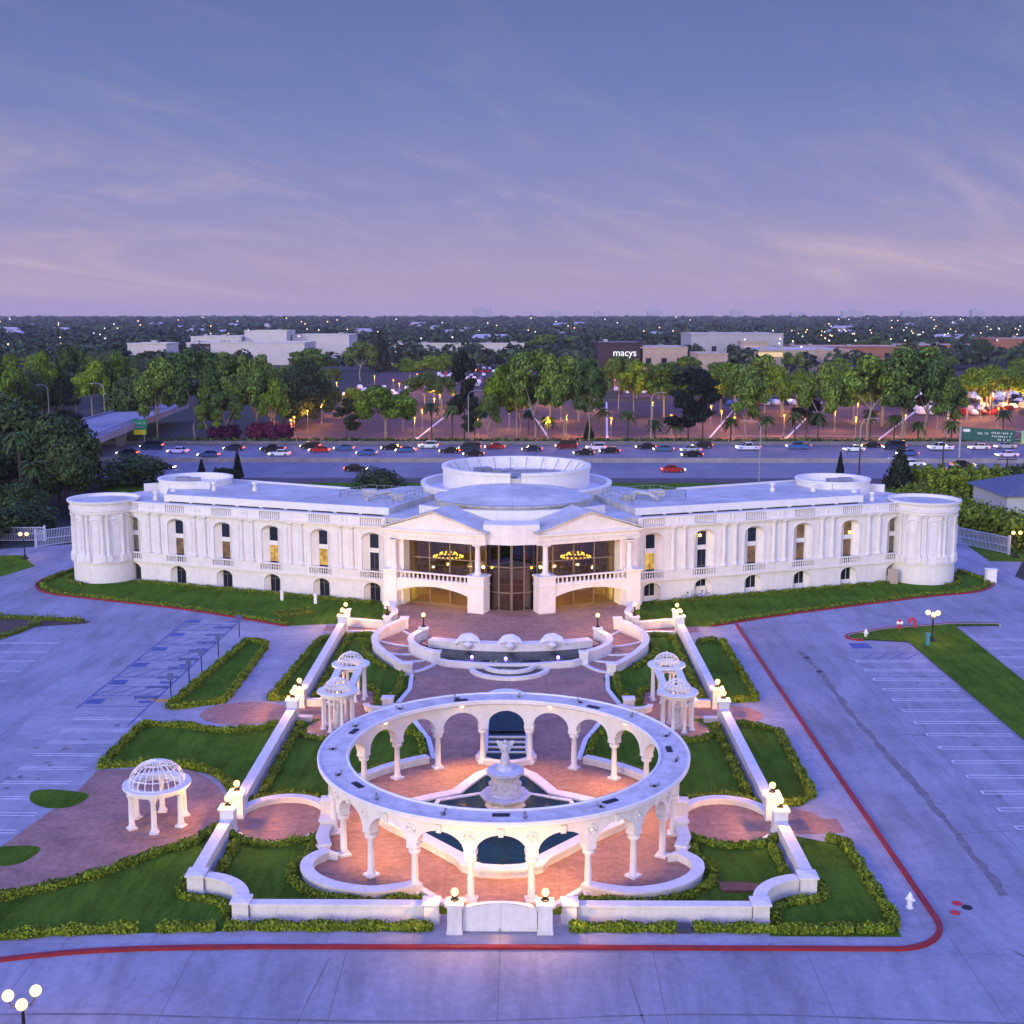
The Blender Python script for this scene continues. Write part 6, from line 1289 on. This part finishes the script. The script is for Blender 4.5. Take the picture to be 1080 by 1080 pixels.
block('beige flat-roofed mall block beside the dark store', 62,86,640,12.5,40,m_bb, windows=3); block('tall grey mall block with a flat pale roof', 104,160,760,17.5,50,m_bg, windows=6); block('small beige mall block among the trees right of centre', 86,100,600,10.5,30,m_bb)
t, f = block('long beige mall front with a lit strip', 124,176,660,10.6,60,m_bb); m = MB(); m.fbox(f,2,15,-.4,-.05,7.5,9.8); m.build('lit_strip', litpane('lit_strip_glow',(.9,.65,.35),.8,(.7,.5,.25)), t); m = MB(); m.fbox(f,16,29,-.3,-.05,0,6); m.build('shop_front', m_dglass, t)
t, f = block('small mall entrance with an arched glowing front', 130,146,735,13.5,12,m_bb); m = MB(); m.fbox(f,2,14,-.3,-.05,8,11); m.build('lit_arch', litpane('lit_arch_glow',(1.0,.72,.4),1.0,(.8,.5,.2)), t)
block('long terracotta parking structure at the right', 268,330,850,8.5,40,m_bt, windows=10); block('terracotta block at the right edge', 318,360,835,13.0,40,m_bt, windows=4); block('low terracotta wing before the parking structure', 176,262,800,8.8,40,m_bt, windows=8)
t = thing('house', 'single-storey house with a blue-grey hipped roof at the right edge', 'house', (84,192,0)); m = MB(); m.box(85,191,0,22,14,3.0); m.build('wall', m_gate, t)
m = MB(); m.loft([(73,183,3.0),(97,183,3.0),(97,199,3.0),(73,199,3.0)], [(81,190,5.6),(91,190,5.6),(91,192,5.6),(81,192,5.6)]); m.build('roof', M('blue_grey_roof',(.10,.12,.18),.8,.15,1.5,bump=.3), t); MB().box(79,184,1.2,2,.1,1.4).build('window', m_dglass, t); MB().box(78.5,183.9,.4,2.2,2.0,2.5).build('porch', m_gate, t)
# small houses and lights among the distant trees
q = random.Random(17); hs = []; hm = None
for k in range(46):
    y = q.uniform(950,2600); x = q.uniform(-.42,.42)*y
    w, d, h = q.uniform(14,34), q.uniform(10,18), q.uniform(7,11)
    t = thing('distant_house', 'house', 'house', (x,y,0), 'pale roofs among the distant trees'); m = MB(); m.box(x,y,0,w,d,h); m.build('wall', m_bw if k%3 else m_bb, t); m = MB(); m.loft([(x-w/2-.5,y-d/2-.5,h),(x+w/2+.5,y-d/2-.5,h),(x+w/2+.5,y+d/2+.5,h),(x-w/2-.5,y+d/2+.5,h)],[(x-w/2+3,y-.2,h+3),(x+w/2-3,y-.2,h+3),(x+w/2-3,y+.2,h+3),(x-w/2+3,y+.2,h+3)]); m.build('roof', m_bg, t); hs.append(t)
number_from_left(hs, 'pale low house among the distant trees')
for k in range(9):
    y = 5200; x = (-.02+.034*k)*y*1.4+q.uniform(-60,60); t = thing('distant_tower', 'tower', 'building', (x,y,0), 'towers on the horizon'); h = q.uniform(34,58); MB().box(x,y,0,q.uniform(40,90),40,h).build('wall', m_bg, t); MB().box(x,y,h,20,20,6).build('roof', m_bg, t); hs.append(t)
number_from_left([h for h in hs if h.name.startswith('distant_tower')], 'hazy block on the far horizon')
dl0 = {}; dls = {}
for k in range(150):
    y = 620*(9**(q.random()**.8)); u = q.uniform(-.42,.42)
    if q.random() < .35: u = q.uniform(.2,.41); y = q.uniform(620,1500)
    w = q.random() < .45; s_ = y/1000
    if w not in dl0:
        o = MB().sphere(0,0,0,.42,6,4).build('distant_lamp', m_citywhite if w else m_citylight); dl0[w] = o
    else: o = dl0[w].copy(); COL.objects.link(o)
    o.location = (u*y,y,q.uniform(12.5,17) if y < 1500 else q.uniform(15,19)); o.scale = (s_,)*3 if y > 1000 else (1,)*3; tag(o, ('small white' if w else 'small warm')+' light twinkling among the distant trees', 'street light', 'white city lights' if w else 'warm city lights')
# wooded plain to the horizon: one mass
bl_ = [(-225,-75,680,850),(-82,6,725,760),(36,66,420,675),(60,90,590,690),(100,165,650,820),(120,180,650,725),(170,365,790,895),(-80,60,300,655)]
P = []; S = []; D_ = []
n_t = 0
while n_t < 7600:
    y = 640*(10.5**(rng.random()**1.05)); x = rng.uniform(-.72,.72)*y
    if any(a<x<b and c<y<d for a,b,c,d in bl_): continue
    if ((95 < x < 380 and y < 900) or (-215 < x < -90 and y < 830)) and rng.random() < .7: continue
    h = rng.uniform(8,15) if y < 2500 else rng.uniform(11,19); r_ = rng.uniform(4.5,9)*(1 if y < 1500 else 1.7 if y < 3000 else 3.2)
    k = 100 if y < 1400 else 55 if y < 3000 else 40; d = rng.normal(size=(k,3)); d[:,2] = np.abs(d[:,2])*.9+.05; d /= np.linalg.norm(d,axis=1)[:,None]
    P.append(np.array([x,y,h*.35])+d*np.array([r_,r_,h*.65])*(.75+.3*rng.random((k,1)))); D_.append(d); S.append(np.full(k, r_*.36 if y < 1400 else r_*.5 if y < 3000 else r_*.62)); n_t += 1
me = np_mesh('wooded_plain', quads(np.concatenate(P), np.concatenate(S), .3, np.concatenate(D_)), m_wood_far); o = bpy.data.objects.new('wooded_plain', me); COL.objects.link(o); tag(o, 'dark wooded suburb stretching to the horizon', 'woods', None, 'stuff')
# ground shrubs of the freeway verge: one strip of cover
Pn = 5200; P = np.stack([rng.uniform(-150,160,Pn), rng.uniform(285.2,287.6,Pn), rng.random(Pn)*1.1+.1],1)
me = np_mesh('verge_shrubbery', quads(P, np.full(Pn,.8), .4), m_leaf_o); o = bpy.data.objects.new('verge_shrubbery', me); COL.objects.link(o); tag(o, 'low dark ground cover along the far freeway verge', 'ground cover', None, 'stuff')

# ------------------------------------------------------------------ evening haze
hz = MB(); hz.box8([(-9000,-400,-3),(9000,-400,-3),(9000,9000,-3),(-9000,9000,-3),(-9000,-400,90),(9000,-400,90),(9000,9000,90),(-9000,9000,90)])
mh = bpy.data.materials.new('haze_air'); mh.use_nodes = True; t_ = mh.node_tree; t_.nodes.clear()
v_ = t_.nodes.new('ShaderNodeVolumePrincipled'); v_.inputs['Color'].default_value = (.74,.68,.86,1); v_.inputs['Density'].default_value = .00007; v_.inputs['Anisotropy'].default_value = 0
o_ = t_.nodes.new('ShaderNodeOutputMaterial'); t_.links.new(v_.outputs[0], o_.inputs['Volume'])
ho = hz.build('haze', mh); tag(ho, 'thin blue evening haze over the whole scene', 'haze', None, 'stuff')
